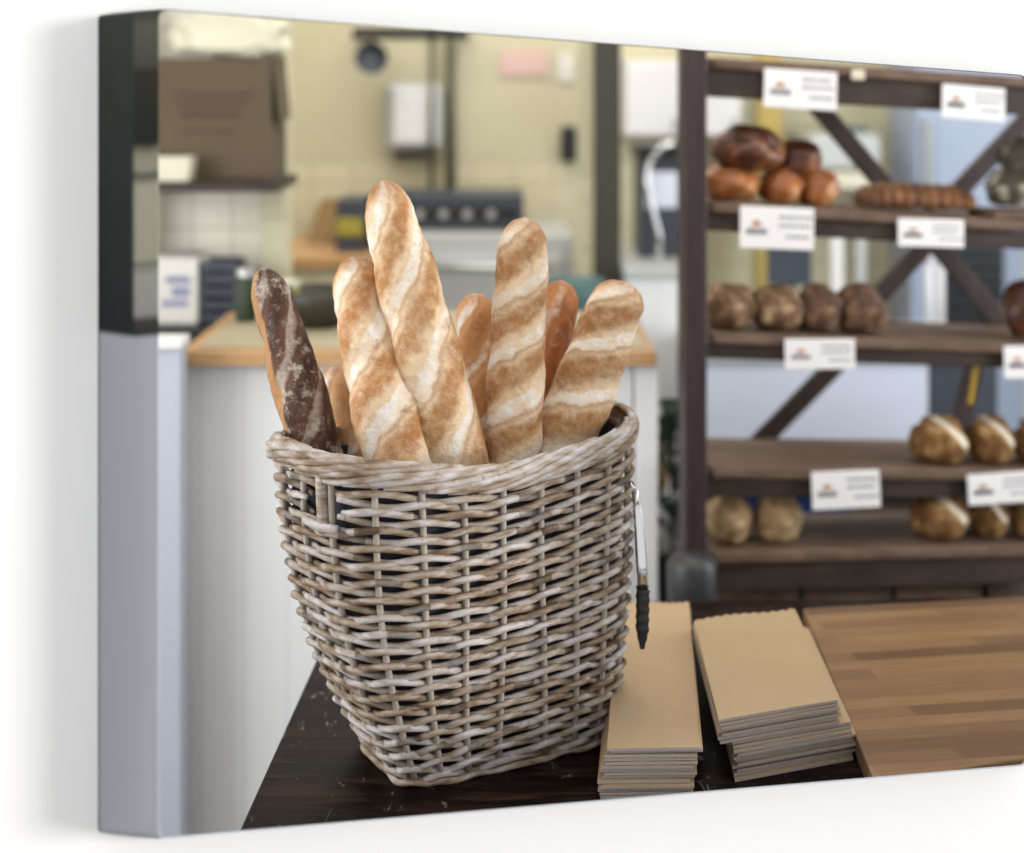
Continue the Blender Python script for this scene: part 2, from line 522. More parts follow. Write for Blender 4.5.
def white_wall():
    mb = MB()
    L = 2.6
    org = on_wall(512, 427)
    def wp(a, z, off): return Vector((org.x, org.y, 0)) + cE * a + Vector((0, 0, z)) + cN * off
    outer = [wp(-L, 3.0, 0), wp(L + .4, 3.0, 0), wp(L + .4, -.0, 0), wp(-L, -.0, 0)]
    # 24-point loops so that outer matches the rounded hole
    n = len(back); q = n // 4
    def pad(c4):
        out = []
        for i in range(4): out += [c4[i]] * 1
        return out
    hole = back
    ctr = sum(hole, Vector()) / n
    rear = [h + (h - ctr).normalized() * .02 + cN * .012 for h in hole]
    rear_outer = [o + cN * .012 for o in outer]
    vs = outer + hole + rear + rear_outer
    fs = []
    for i in range(4):
        j = (i + 1) % 4
        ho = 4; ids = [ho + i * q + k for k in range(q)]
        ids_next = ho + j * q
        # corner fan and side quad
        fs.append(tuple([i] + ids[::-1]))
        fs.append((i, ids[-1], ids_next, j)[::-1])
        ro = 4 + n; rids = [ro + i * q + k for k in range(q)]; rn = ro + j * q; oo = 4 + 2 * n
        fs.append(tuple([oo + i] + rids))
        fs.append((oo + i, rids[-1], rn, oo + j))
    for k in range(n):
        j = (k + 1) % n
        fs.append((4 + k, 4 + j, 4 + n + j, 4 + n + k))
    for i in range(4):
        j = (i + 1) % 4
        fs.append((i, j, 4 + 2 * n + j, 4 + 2 * n + i))
    mb.add(vs, fs)
    o = mb.build('wall_front', M['white_wall']); struct(o)
    bm = bmesh.new(); bm.from_mesh(o.data); bmesh.ops.recalc_face_normals(bm, faces=bm.faces); bm.to_mesh(o.data); bm.free()
white_wall()

# ------------------------------------------------------------------ the bakery room
def slab(name, m, x0, x1, y0, y1, z0, z1):
    b = MB(); b.box(x0, x1, y0, y1, z0, z1); return struct(b.build(name, m))
slab('floor', M['floor'], -2.9, 3.3, -1.0, 6.3, -.06, 0)
slab('wall_back', M['cream_wall'], -2.6, 3.0, 6.0, 6.1, 0, 3.0)
slab('wall_left', M['grey_wall'], -2.7, -2.6, 1.1, 6.1, 0, 3.0)
slab('wall_right', M['grey_wall'], 3.0, 3.1, 2.9, 6.1, 0, 3.0)
b = MB(); b.hexa([(-2.7, 1.12, 2.9), (3.1, 3.02, 2.9), (3.1, 6.1, 2.9), (-2.7, 6.1, 2.9)], [(-2.7, 1.12, 3.0), (3.1, 3.02, 3.0), (3.1, 6.1, 3.0), (-2.7, 6.1, 3.0)])
struct(b.build('ceiling', M['grey_wall']))
# dark pillar in the middle of the kitchen
x0 = P(594, 0, 5.0).x; x1 = P(621, 0, 5.0).x
slab('trim_1', M['pillar'], x0, x1, 5.0, 5.12, 0, 2.9)
slab('trim_2', M['cream_wall'], P(578, 0, 5.1).x, x0, 5.05, 5.12, 0, 2.9)
# tiled partition on the left with a cream end
xe = P(286, 0, 4.4).x
slab('wall_partition', M['tile'], -2.6, P(262, 0, 4.4).x, 4.4, 4.5, 0, 2.9)
slab('trim_3', M['cream_wall'], P(262, 0, 4.4).x, xe, 4.38, 4.52, 0, 2.9)
slab('trim_4', M['pillar'], P(96, 0, 4.2).x, P(130, 0, 4.2).x, 4.2, 4.3, 0, 2.9)

# ------------------------------------------------------------------ table
TZ = .80
def table():
    t = thing('table', (0.5, 2.4, 0), 'dark stained wooden table carrying the basket and the paper bags', 'table')
    lo = t.location
    b = MB()
    q = lambda z: [(-.338, 1.78, z), (1.5, 2.39, z), (1.5, 2.86, z), (-.299, 2.80, z)]
    b.hexa(q(TZ - .045), q(TZ))
    b.build('table_top', M['table'], t, bevel=.003, off=lo)
    b = MB(); b.beam((-.26, 1.90, TZ - .09), (1.42, 2.46, TZ - .09), .025, .09); b.beam((-.22, 2.70, TZ - .09), (1.42, 2.76, TZ - .09), .025, .09)
    b.beam((-.26, 1.90, TZ - .09), (-.23, 2.70, TZ - .09), .025, .09); b.beam((1.42, 2.46, TZ - .09), (1.42, 2.76, TZ - .09), .025, .09)
    b.build('apron', M['table'], t, off=lo)
    for (x, y) in ((-.26, 1.91), (-.235, 2.70), (1.42, 2.47), (1.42, 2.76)):
        b = MB()
        b.hexa([(x - .022, y - .022, 0), (x + .022, y - .022, 0), (x + .022, y + .022, 0), (x - .022, y + .022, 0)],
               [(x - .034, y - .034, TZ - .045), (x + .034, y - .034, TZ - .045), (x + .034, y + .034, TZ - .045), (x - .034, y + .034, TZ - .045)])
        b.build('leg', M['table'], t, off=lo, bevel=.003)
table()

# ------------------------------------------------------------------ cutting board (butcher block)
def block():
    z1 = TZ + .032
    A = P(803, 608, (EYE - z1) * F / (608 - HY)); B = P(872, 775, (EYE - z1) * F / (775 - HY))
    d = (B - A).normalized()
    near = A + d * ((B - A).length + .02)
    e = Vector((.985, .16, 0)).normalized()
    e2 = Vector((.947, .32, 0)).normalized()
    c = [near, near + e2 * .75, A + e * .78, A]
    b = MB(); b.hexa([Vector((p.x, p.y, TZ + .0005)) for p in c], [Vector((p.x, p.y, z1)) for p in c])
    rot = math.atan2(e.y, e.x)
    o = b.build('butcher_block', M['block'], None, bevel=.003, off=(A.x, A.y, TZ))
    o.data.transform(Matrix.Rotation(-rot, 4, 'Z')); o.rotation_euler.z = rot
    tag(o, 'brown butcher block board of glued strips at right end of the dark table', 'cutting board')
block()

# ------------------------------------------------------------------ paper bags
def bag_mesh(name, c4, th, ends):
    """c4 near-left, near-right, far-right, far-left; folded bag with a serrated far mouth and a fold at the near end"""
    nl, nr, fr, fl = [Vector(p) for p in c4]
    ctr = (nl + nr + fr + fl) / 4
    b = MB()
    n = 22
    far = []
    for k in range(n + 1):
        t = k / n
        p = fl.lerp(fr, t)
        dirv = (fl - nl).normalized()
        far.append(p + dirv * (.004 * (1 if k % 2 else -1) + .006 * math.sin(t * 6)))
    m_ = 8
    rows = []
    for i in range(m_ + 1):
        s = i / m_
        rows.append([nl.lerp(nr, k / n).lerp(far[k], s) for k in range(n + 1)])
    vs = []; fs = []
    for lay in (0, 1):
        for i, r in enumerate(rows):
            for k, p in enumerate(r):
                z = .0002 if lay == 0 else th * (.82 + .18 * math.sin(PI * k / n)) + .0006 * mnoise.noise(Vector((i * .7, k * .3, 3)))
                vs.append((p.x - ctr.x, p.y - ctr.y, z))
    W = n + 1; S = W * (m_ + 1)
    for i in range(m_):
        for k in range(n):
            a = i * W + k
            fs.append((a, a + W, a + W + 1, a + 1)); fs.append((S + a, S + a + 1, S + a + W + 1, S + a + W))
    def side(ids):
        for a, c in zip(ids, ids[1:]): fs.append((a, c, S + c, S + a))
    side(list(range(0, W))); side([i * W + n for i in range(m_ + 1)]); side([m_ * W + k for k in range(n, -1, -1)]); side([i * W for i in range(m_, -1, -1)])
    b.add(vs, fs)
    me = bpy.data.meshes.new(name); me.from_pydata([tuple(v) for v in b.v], [], b.f)
    me.materials.append(M['kraft']); me.materials.append(M['kraft_edge'])
    for p in me.polygons:
        if abs(p.normal.z) < .5: p.material_index = 1
    return me, ctr

def bag_stack(c4, count, th, jit, label_top, label_rest, group, split=None, shift=(0, 0)):
    me, ctr = bag_mesh('paper_bag', c4, th, True)
    zz = TZ + .0006
    for i in range(count):
        o = bpy.data.objects.new('paper_bag', me); COL.objects.link(o)
        dx = random.uniform(-jit, jit); dy = random.uniform(-jit, jit)
        if split and i < split: dx += shift[0]; dy += shift[1]
        o.location = (ctr.x + dx, ctr.y + dy, zz)
        o.rotation_euler.z = random.uniform(-.006, .006) + (.01 if i >= count - 2 else 0)
        zz += th + .0004
        tag(o, label_top if i == count - 1 else label_rest, 'paper bag', group)

def at_z(px, py, z): return P(px, py, (EYE - z) * F / (py - HY))
zt = TZ + .064
bag_stack([at_z(604, 748, zt), at_z(697, 747, zt), at_z(689, 601, zt), at_z(618, 604, zt)], 14, .0042, .004,
          'narrow brown paper bag, topmost of the stack beside the basket', 'narrow brown paper bag lying within the stack beside the basket',
          'paper bags stacked beside the basket', 5, (-.006, -.004))
zt = TZ + .083
bag_stack([at_z(719, 719, zt), at_z(838, 699, zt), at_z(796, 607, zt), at_z(695, 620, zt)], 18, .0042, .0045,
          'wide brown paper bag, topmost of the stack beside the butcher block', 'wide brown paper bag lying within the stack beside the butcher block',
          'paper bags stacked beside the butcher block', 11, (.022, .004))

# ------------------------------------------------------------------ wicker basket
NS = 22
cb = Vector((-.028, 2.228)); ub = Vector((.135, .080)) * 1.10; vb = Vector((-.038, .085)) * 1.10
cr = Vector((-.073, 2.178)); ur = Vector((.172, .135)) * 1.12; vr = Vector((-.080, .105)) * 1.08
BH = .432
_tab = []
def _se(t, n=3.6):
    c, s = math.cos(t), math.sin(t)
    return (math.copysign(abs(c) ** (2 / n), c), math.copysign(abs(s) ** (2 / n), s))
_N = 720
_acc = [0.0]; _pr = None
for i in range(_N + 1):
    a = _se(2 * PI * i / _N); p = ur * a[0] + vr * a[1]
    if _pr is not None: _acc.append(_acc[-1] + (p - _pr).length)
    _pr = p
_per = _acc[-1]
def _arc(s):
    s = (s % 1.0) * _per
    lo, hi = 0, _N
    while hi - lo > 1:
        m = (lo + hi) // 2
        if _acc[m] <= s: lo = m
        else: hi = m
    f = (s - _acc[lo]) / max(1e-9, _acc[hi] - _acc[lo])
    return _se(2 * PI * (lo + f) / _N)
def bpt(s, h, off=0.0, dz=0.0):
    """point on the basket wall: s around (0..1), h height (0..1), off outward"""
    a = _arc(s)
    B = 1 - (1 - h) ** 2.15 if h < 1 else 1.0
    B = B * .97 + h * .03
    q = [math.copysign(abs(k) ** .75, k) for k in a]; pb = cb + ub * q[0] + vb * q[1]; pr = cr + ur * a[0] + vr * a[1]
    p = pb.lerp(pr, B)
    c = cb.lerp(cr, B)
    o = (p - c).normalized()
    # rim dips in the middle of the long sides, rises at the ends
    rise = .028 * (abs(a[0]) ** 2) - .012
    lowedge = .006 * mnoise.noise(Vector((s * 9, 0, 1)))
    z = TZ + .0055 + h * BH + (rise * h * h) + lowedge * h + dz
    return Vector((p.x + o.x * off, p.y + o.y * off, z))

basket = thing('wicker_basket', (cb.x, cb.y, TZ), 'grey weathered wicker basket full of baguettes on the dark table', 'basket')
BL = basket.location
H_S = (.512, .552)      # handle gap around s
def make_basket():
    weave = MB(); rows = 36
    step = 8
    for r in range(rows):
        h0 = .012 + (r / (rows - 1)) * .885
        par = r % 2
        pieces = 4
        start = random.random()
        tot = NS * step
        gap = .80 < h0 < .895
        pts = []
        for i in range(tot):
            s = i / tot
            ph = PI * (i / step + par)
            amp = .0078
            off = amp * math.cos(ph) * (.9 + .25 * mnoise.noise(Vector((r * 3.1, i * .21, 0))))
            dz = .0022 * math.sin(ph + .6) + .0026 * mnoise.noise(Vector((r * 1.7, i * .10, 5)))
            dz += .0032 * math.cos(ph)
            pts.append((s, bpt(s, h0, off, dz)))
        rad = .0045 + .0008 * random.random()
        runs = []
        base = int(start * tot)
        cuts = sorted(random.sample(range(0, NS), pieces))
        for a, c in zip(cuts, cuts[1:] + [cuts[0] + NS]):
            runs.append((base + a * step - 5, base + c * step + 5))
        for (a, c) in runs:
            cur = []
            for i in range(a, c + 1):
                s, p = pts[i % tot]
                if gap and H_S[0] < s < H_S[1]:
                    if len(cur) > 3: emit(weave, cur, rad)
                    cur = []
                else: cur.append(p)
            if len(cur) > 3: emit(weave, cur, rad)
    weave.build('woven_side', M['wicker'], basket, smooth=True, off=BL)
    for k in range(NS):
        s = k / NS
        m = MB()
        pts = [bpt(s + .001 * math.sin(h * 9 + k), h, .0, 0) for h in [i / 14 * .95 for i in range(15)]]
        if True:
            m.tube(pts, [.0043] * 15, 8)
        m.build('stake', M['wicker_stake'], basket, smooth=True, off=BL)
    # rolled border: strands sweep from the wall outwards and over the top
    rim = MB(); nst = 30
    for k in range(nst):
        s0 = k / nst + random.uniform(-.004, .004)
        L = 4.0 / NS
        pts = []; rs = []
        for i in range(17):
            t = i / 16
            s = s0 + L * t
            ang = -1.15 + 2.9 * t
            off = -.001 + .0115 * math.cos(ang * .9) + .003 * (random.random() - .5)
            z = .016 * math.sin(ang * .95)
            pts.append(bpt(s, .955, off, z + .003 * mnoise.noise(Vector((k, t * 4, 0)))))
            rs.append(.0053 * (1 - .35 * abs(2 * t - 1) ** 3))
        rim.tube(pts, rs, 8)
    rim.build('braided_rim', M['wicker'], basket, smooth=True, off=BL)
    # dark lining added just inside the weave to darken its gaps
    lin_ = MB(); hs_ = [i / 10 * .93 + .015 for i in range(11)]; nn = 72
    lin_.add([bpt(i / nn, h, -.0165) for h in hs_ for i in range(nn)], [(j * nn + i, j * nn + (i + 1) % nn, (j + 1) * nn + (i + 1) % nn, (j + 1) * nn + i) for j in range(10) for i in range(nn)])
    lo_ = lin_.build('lining', M['lining'], basket, smooth=True, off=BL); lo_['label'] = 'dark navy lining added inside the wicker to darken its gaps'
    # foot border
    foot = MB()
    for j, (o, z) in enumerate(((.006, -.001), (-.003, .002))):
        foot.tube([bpt(i / 120, 0, o + .003 * math.sin(i * PI / 120 * NS + j * PI), z + .001 * math.sin(i)) for i in range(120)], .0046, 8, closed=True)
    foot.build('foot_border', M['wicker'], basket, smooth=True, off=BL)
    # base
    base = MB()
    ring = [bpt(i / 60, 0, -.006, .004) for i in range(60)]
    c = sum(ring, Vector()) / 60
    up = [p + Vector((0, 0, .006)) for p in ring]
    base.add(ring + up, [tuple(range(59, -1, -1)), tuple(range(60, 120))] + [(i, (i + 1) % 60, 60 + (i + 1) % 60, 60 + i) for i in range(60)])
    base.build('base', M['wicker'], basket, off=BL)
    # handle opening: a stout post and a wrapped sill
    hs = (H_S[0] + H_S[1]) / 2
    m = MB(); m.tube([bpt(hs + .006, h, .006) for h in (.78, .82, .86, .90, .94)], .0075, 10)
    m.tube([bpt(H_S[0] - .004 + (H_S[1] - H_S[0] + .008) * i / 8, .795, .006 + .004 * math.sin(PI * i / 8)) for i in range(9)], .006, 8)
    m.build('handle', M['wicker'], basket, smooth=True, off=BL)
def emit(mb, pts, rad):
    n = len(pts)
    rs = [rad * (.75 + .25 * min(1, i / 3, (n - 1 - i) / 3)) for i in range(n)]
    mb.tube(pts, rs, 7, flat=.85, ref=(0, 0, 1))
make_basket()

# ------------------------------------------------------------------ baguettes
def baguette(label, tip, entry, length, width, mat_, n=5, tw=3.0, bend=0.0, tip_w=.72, amp=.10, off=0.0, tip_len=.085):
    T = P(*tip); E = P(*entry)
    a = (E - T).normalized()
    f = Vector((0, -1, 0)); f = (f - a * f.dot(a)).normalized()
    sd = a.cross(f)
    if sd.x < 0: sd = -sd
    R = width / 2
    NR, NG = 110, 40
    vs = []; uvs = []; fs = []
    for i in range(NR + 1):
        v = i / NR
        q = min(1, v / tip_len); q2 = min(1, (1 - v) / .05)
        cap = math.sqrt(max(0, 1 - (1 - q) ** 2)) * math.sqrt(max(0, 1 - (1 - q2) ** 2))
        ta = tip_w + (1 - tip_w) * min(1, v / .42) ** .8
        r0 = R * cap * ta
        c = T + a * (length * v) + sd * (bend * math.sin(PI * min(1, v * 1.3)))
        for k in range(NG):
            ph = -PI + 2 * PI * k / NG
            fw = max(0, math.cos(ph * .72))
            u = ph / (2 * PI) + .5
            x = (n * v + tw * (u - .5) + off + .12 * mnoise.noise(Vector((v * 9, u * 4, off * 7))))
            fr = x - math.floor(x)
            if fr < .30: dsp = -.6 * math.sin(PI * fr / .30) + .25
            else: dsp = .25 + .75 * math.sin(PI * (fr - .30) / .70) ** .6
            r = r0 * (1 + amp * fw * dsp) + R * cap * (.10 * mnoise.noise(c * 16 + Vector((math.cos(ph), math.sin(ph), 0)) * .9) + .035 * mnoise.noise((c + sd * math.sin(ph) * R + f * math.cos(ph) * R) * 75))
            flat = .92
            vs.append(c + sd * math.sin(ph) * r + f * math.cos(ph) * r * flat)
            uvs.append((u, v))
    for i in range(NR):
        for k in range(NG):
            k2 = (k + 1) % NG
            fs.append((i * NG + k, i * NG + k2, (i + 1) * NG + k2, (i + 1) * NG + k))
    base = T + a * length
    me = bpy.data.meshes.new('baguette')
    me.from_pydata([tuple(v - base) for v in vs], [], fs)
    uvl = me.uv_layers.new(name='uv')
    for p in me.polygons:
        p.use_smooth = True
        us = [uvs[me.loops[li].vertex_index] for li in p.loop_indices]
        wrap = max(x[0] for x in us) - min(x[0] for x in us) > .5
        for li, x in zip(p.loop_indices, us):
            uvl.data[li].uv = (x[0] + (1 if wrap and x[0] < .5 else 0), x[1])
    me.materials.append(mat_)
    bm = bmesh.new(); bm.from_mesh(me); bmesh.ops.remove_doubles(bm, verts=bm.verts, dist=.00005); bmesh.ops.recalc_face_normals(bm, faces=bm.faces); bm.to_mesh(me); bm.free()
    o = bpy.data.objects.new('baguette', me); o.location = base; COL.objects.link(o)
    tag(o, label, 'bread', 'baguettes standing in the wicker basket')
    return o

def gold(name, n, tw, **k):
    kw = dict(pad_l='e8cba8', pad_d='b17e4c', edge='8f5c38', ridge='f4ebe0', flour=.95)
    kw.update(k)
    return crust(name, phase=(n, tw), **kw)
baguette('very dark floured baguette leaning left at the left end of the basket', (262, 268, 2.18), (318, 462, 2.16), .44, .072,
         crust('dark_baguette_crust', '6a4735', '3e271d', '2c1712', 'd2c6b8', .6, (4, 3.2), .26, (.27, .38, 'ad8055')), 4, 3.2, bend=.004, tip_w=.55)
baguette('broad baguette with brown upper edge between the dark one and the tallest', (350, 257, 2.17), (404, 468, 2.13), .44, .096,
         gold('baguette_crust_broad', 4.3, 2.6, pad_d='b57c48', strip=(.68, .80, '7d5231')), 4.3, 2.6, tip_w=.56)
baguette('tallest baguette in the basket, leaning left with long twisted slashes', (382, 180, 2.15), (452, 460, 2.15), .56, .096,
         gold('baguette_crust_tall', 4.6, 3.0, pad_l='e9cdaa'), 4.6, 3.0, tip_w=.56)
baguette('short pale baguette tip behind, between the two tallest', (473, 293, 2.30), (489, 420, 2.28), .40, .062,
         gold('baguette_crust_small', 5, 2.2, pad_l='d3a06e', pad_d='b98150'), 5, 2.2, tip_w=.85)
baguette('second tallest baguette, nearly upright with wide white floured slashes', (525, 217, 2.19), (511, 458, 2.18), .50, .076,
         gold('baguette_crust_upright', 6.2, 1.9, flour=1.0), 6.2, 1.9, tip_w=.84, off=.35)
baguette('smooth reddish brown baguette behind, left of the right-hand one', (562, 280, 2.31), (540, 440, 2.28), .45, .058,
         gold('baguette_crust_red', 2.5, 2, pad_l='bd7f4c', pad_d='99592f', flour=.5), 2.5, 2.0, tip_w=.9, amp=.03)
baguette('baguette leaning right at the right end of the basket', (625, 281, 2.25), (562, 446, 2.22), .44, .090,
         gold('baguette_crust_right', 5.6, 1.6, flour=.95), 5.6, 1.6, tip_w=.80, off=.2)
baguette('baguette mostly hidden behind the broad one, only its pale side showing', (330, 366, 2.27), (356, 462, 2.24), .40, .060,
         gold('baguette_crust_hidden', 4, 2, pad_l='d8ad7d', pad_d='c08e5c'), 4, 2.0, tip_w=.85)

# ------------------------------------------------------------------ tongs hanging on the basket
def tongs():
    d = 2.22
    A = P(638, 505, d); B = P(643, 588, d - .005); C = P(642, 648, d - .01)
    t = thing('tongs', tuple(A), 'steel tongs with black scalloped tips hanging on the right side of the basket', 'tongs')
    for s_ in (-1, 1):
        o = Vector((0, .010 * s_, 0))
        m = MB()
        pts = [A + Vector((-.004, 0, .02)) + o * .2, A.lerp(B, .3) + o * .6, A.lerp(B, .7) + o, B + o]
        m.tube(pts, [.005, .0065, .007, .0068], 12, flat=.35, ref=(1, 0, 0))
        arm = m.build('arm', M['chrome'], t, smooth=True, off=A)
        m = MB()
        n = 29; pts = []; rs = []
        for i in range(n):
            q = i / (n - 1)
            pts.append(B.lerp(C, q) + o * (1 - q * .6))
            rs.append((.0085 + .0007 * math.cos(q * 2 * PI * 6)) * (1 - .65 * max(0, q - .7) / .3))
        m.tube(pts, rs, 12, flat=.45, ref=(1, 0, 0))
        m.build('tip', M['black'], arm, smooth=True, off=A)
    m = MB(); m.tube([A + Vector((-.004, -.004, .02)), A + Vector((-.012, -.002, .032)), A + Vector((-.014, .006, .026)), A + Vector((-.006, .004, .018))], .003, 8)
    m.build('hook', M['chrome'], t, smooth=True, off=A)
tongs()

# ------------------------------------------------------------------ bread rack
RA = math.radians(10)
RO = P(693, 600, 3.2)
ex = Vector((math.cos(RA), math.sin(RA), 0)); ey = Vector((-math.sin(RA), math.cos(RA), 0))
def R(px, py, yl=0.0):
    r = P(px, py, 1.0) - Vector((0, 0, EYE)); q = Vector((RO.x, RO.y, 0)) + ey * yl
    s = q.dot(ey) / Vector((r.x, r.y, 0)).dot(ey)
    return Vector((0, 0, EYE)) + r * s
DEP = .30
SH = [  # plank-top row at the left / right post (front edge), rail thickness
    (57, 77), (202, 222), (332, 343), (468, 470), (552, 545)]
XR = 1075
rack = thing('bread_rack', (RO.x, RO.y, 0), 'tall dark wooden bread rack with five plank shelves at right', 'rack')
RL = rack.location
def make_rack():
    for (px, yl) in ((693, 0), (XR, 0), (693 - 6, DEP), (XR - 30, DEP)):
        p = R(px, 300, yl)
        m = MB(); w = .046
        if yl: w = .035
        m.beam((p.x, p.y, 0), (p.x, p.y, 1.95), w, w, side=ex)
        m.build('post', M['post'], rack, bevel=.004, off=RL)
    for i, (yl_, yr_) in enumerate(SH):
        sl = (yr_ - yl_) / (1024 - 705)
        A = R(705, yl_); B = R(1024, yr_); dv = (B - A) / ((B - A).length)
        A2 = A + dv * .004; B2 = A + dv * ((B - A).length * 1.16)
        th = .022
        for j in range(3):
            o = ey * (.05 + j * .098 - .012) - Vector((0, 0, th / 2)) + Vector((0, 0, .002 * ((i + j) % 2)))
            m = MB(); m.beam(A2 + o + dv * .19 * (.05 + j * .098), B2 + o, .092, th, side=ey)
            m.build('shelf_plank', M['plank'], rack, bevel=.004, off=RL)
        rh = (.056, .034, .03, .036, .058)[i]
        o = ey * .018 - Vector((0, 0, th + rh / 2 + .001))
        m = MB(); m.beam(A2 + o, B2 + o, .03, rh, side=ey)
        m.build('front_rail', M['rack_x'], rack, bevel=.003, off=RL)
        o = ey * (DEP - .02) - Vector((0, 0, th + .016))
        m = MB(); m.beam(A2 + o + dv * .06, B2 + o, .03, .03, side=ey)
        m.build('back_rail', M['rack_x'], rack, off=RL)
    for a, c in (((816, 104), (888, 190)), ((1028, 118), (950, 200)), ((934, 236), (858, 318)), ((936, 244), (1006, 330)), ((838, 362), (744, 458)), ((975, 365), (955, 440))):
        m = MB(); m.beam(R(a[0], a[1], DEP + .01), R(c[0], c[1], DEP + .01), .02, .042, side=ey)
        m.build('brace', M['rack'], rack, bevel=.003, off=RL)
    # lower slanting bin fronts under the last shelf
    for k in range(4):
        x0 = 712 + k * 92; x1 = x0 + 86
        m = MB()
        m.hexa([R(x0, 640, .0), R(x1, 640, .0), R(x1, 640, .02), R(x0, 640, .02)], [R(x0, 584, .07), R(x1, 583, .07), R(x1, 583, .09), R(x0, 584, .09)])
        m.build('bin_front', M['plank'], rack, bevel=.002, off=RL)
    # grey foot bracket at the left post
    m = MB(); c = R(692, 580, -.03)
    m.lathe([(.0, -.07), (.035, -.068), (.048, -.05), (.05, .03), (.04, .048), (.02, .055), (.0, .056)], c, 20)
    m.build('foot_bracket', M['pot_grey'], rack, smooth=True, off=RL)
make_rack()

# price cards
def price_card(x0, y0, x1, y1, slope, label, yl=-.012, soft=False):
    c = R((x0 + x1) / 2, (y0 + y1) / 2, yl)
    W = (R(x1, 300, yl) - R(x0, 300, yl)).length; H = (y1 - y0) * c.y / F
    t = thing('price_card', tuple(c), label, 'price card', 'white price cards on the bread rack')
    t.rotation_euler = (math.radians(-6), math.radians(slope), RA)
    m = MB(); m.box(-W / 2, W / 2, -.0015, .0015, -H / 2, H / 2)
    m.build('card', M['card'], t, bevel=.001)
    m = MB(); lx = -W * .28; n = 10
    pts = [(lx + .07 * W * math.cos(PI * i / n), -.0022, .02 * H + .15 * H * math.sin(PI * i / n)) for i in range(n + 1)]
    vs = [(p[0], -.0024, p[2]) for p in pts] + [(p[0], -.0010, p[2]) for p in pts]; k = len(pts)
    m.add(vs, [tuple(range(k)), tuple(range(2 * k - 1, k - 1, -1))] + [(i, (i + 1) % k, k + (i + 1) % k, k + i) for i in range(k)])
    m.build('logo', M['logo_orange'], t)
    m = MB(); m.box(lx - .14 * W, lx + .14 * W, -.0024, -.0010, -.17 * H, -.03 * H)
    m.build('logo_band', M['ink_soft'] if soft else M['ink'], t)
    m = MB(); rr = random.Random(int(x0))
    for j, zz in enumerate((.26, .06, -.2)):
        x = .02 * W if j < 2 else .12 * W
        while x < .42 * W:
            w = rr.uniform(.03, .08) * W
            m.box(x, x + w, -.0022, -.0010, zz * H - .035 * H, zz * H + .035 * H); x += w + .018 * W
    m.build('small_print', M['ink_soft'], t)
price_card(764, 70, 837, 109, 3.5, 'white price card on the top rail, the left of the two up there', soft=True)
price_card(942, 86, 1005, 120, 4.5, 'white price card on the top rail, the right of the two up there')
price_card(740, 207, 814, 249, 3.0, 'white price card under the glossy buns on the second shelf', soft=True)
price_card(898, 219, 964, 247, 2.5, 'white price card under the flat brown loaf on the second shelf')
price_card(785, 339, 855, 369, 1.5, 'white price card under the seeded rolls on the middle shelf', soft=True)
price_card(1004, 346, 1062, 378, 1.0, 'white price card at the right edge of the middle shelf')
price_card(812, 471, 880, 508, 0, 'white price card on the fourth shelf above the blue crate', soft=True)
price_card(968, 473, 1036, 503, -1.0, 'white price card on the fourth shelf below the floured loaves')

# breads on the rack
def blob(name, w, d, h, mat_, seed, lump=.18, bumpy=0.0, flat=.25, score=False):
    bm = bmesh.new(); bmesh.ops.create_icosphere(bm, subdivisions=4, radius=1)
    for v in bm.verts:
        p = v.co.copy()
        r = 1 + lump * mnoise.noise(p * 1.6 + Vector((seed * 3.3, seed, 0)))
        if bumpy: r += bumpy * mnoise.noise(p * 9 + Vector((seed, 0, 0)))
        if score:
            q = abs(p.x * .8 + p.z * .6); r += .10 * max(0, p.z) * (abs(q - .25) < .1) - .05 * (q < .1)
        p = p * r
        if p.z < -1 + flat: p.z = -1 + flat + (p.z + 1 - flat) * .15
        v.co = Vector((p.x * w / 2, p.y * d / 2, (p.z + 1 - flat * .9) * h / (2 - flat * .9)))
    zmin = min(v.co.z for v in bm.verts)
    for v in bm.verts: v.co.z -= zmin
    me = bpy.data.meshes.new(name); bm.to_mesh(me); bm.free()
    for p in me.polygons: p.use_smooth = True
    me.materials.append(mat_)
    o = bpy.data.objects.new(name, me); COL.objects.link(o)
    return o
def shelf_top(px, i):
    yl_, yr_ = SH[i]
    A = R(705, yl_); B = R(1024, yr_)
    q = R(px, 300); t = (Vector((q.x, q.y, 0)) - Vector((A.x, A.y, 0))).dot(ex) / (Vector((B.x, B.y, 0)) - Vector((A.x, A.y, 0))).length
    return A.z + (B.z - A.z) * t
_seed = [0]
def shelf_bread(name, px, shelf, wpx, hpx, mat_, label, group, yl=.065, lift=0.0, deep=1.0, **k):
    _seed[0] += 1
    q = R(px, 300, yl); sc = q.y / F
    o = blob(name, wpx * sc, wpx * sc * deep, hpx * sc, mat_, _seed[0], **k)
    o.location = (q.x, q.y, shelf_top(px, shelf) + .003 + lift)
    o.rotation_euler.z = RA
    tag(o, label, 'bread', group)
    return o
G2 = 'glossy buns on the second shelf'
shelf_bread('bread_bun', 730, 1, 60, 37, M['bun'], 'glossy orange-brown bun, left end of the lower row beside the post', G2)
shelf_bread('bread_bun', 780, 1, 46, 36, M['bun'], 'glossy orange-brown bun in the middle of the lower row', G2)
shelf_bread('bread_bun', 818, 1, 40, 37, M['bun'], 'glossy orange-brown bun, right end of the lower row', G2)
shelf_bread('bread_bun', 746, 1, 74, 46, M['bun_dark'], 'large dark brown bun lying on top of the lower row, near the post', G2, lift=.060, yl=.07)
shelf_bread('bread_bun', 799, 1, 46, 36, M['bun_dark'], 'small dark brown bun on top of the lower row, right of the large one', G2, lift=.056, yl=.07)
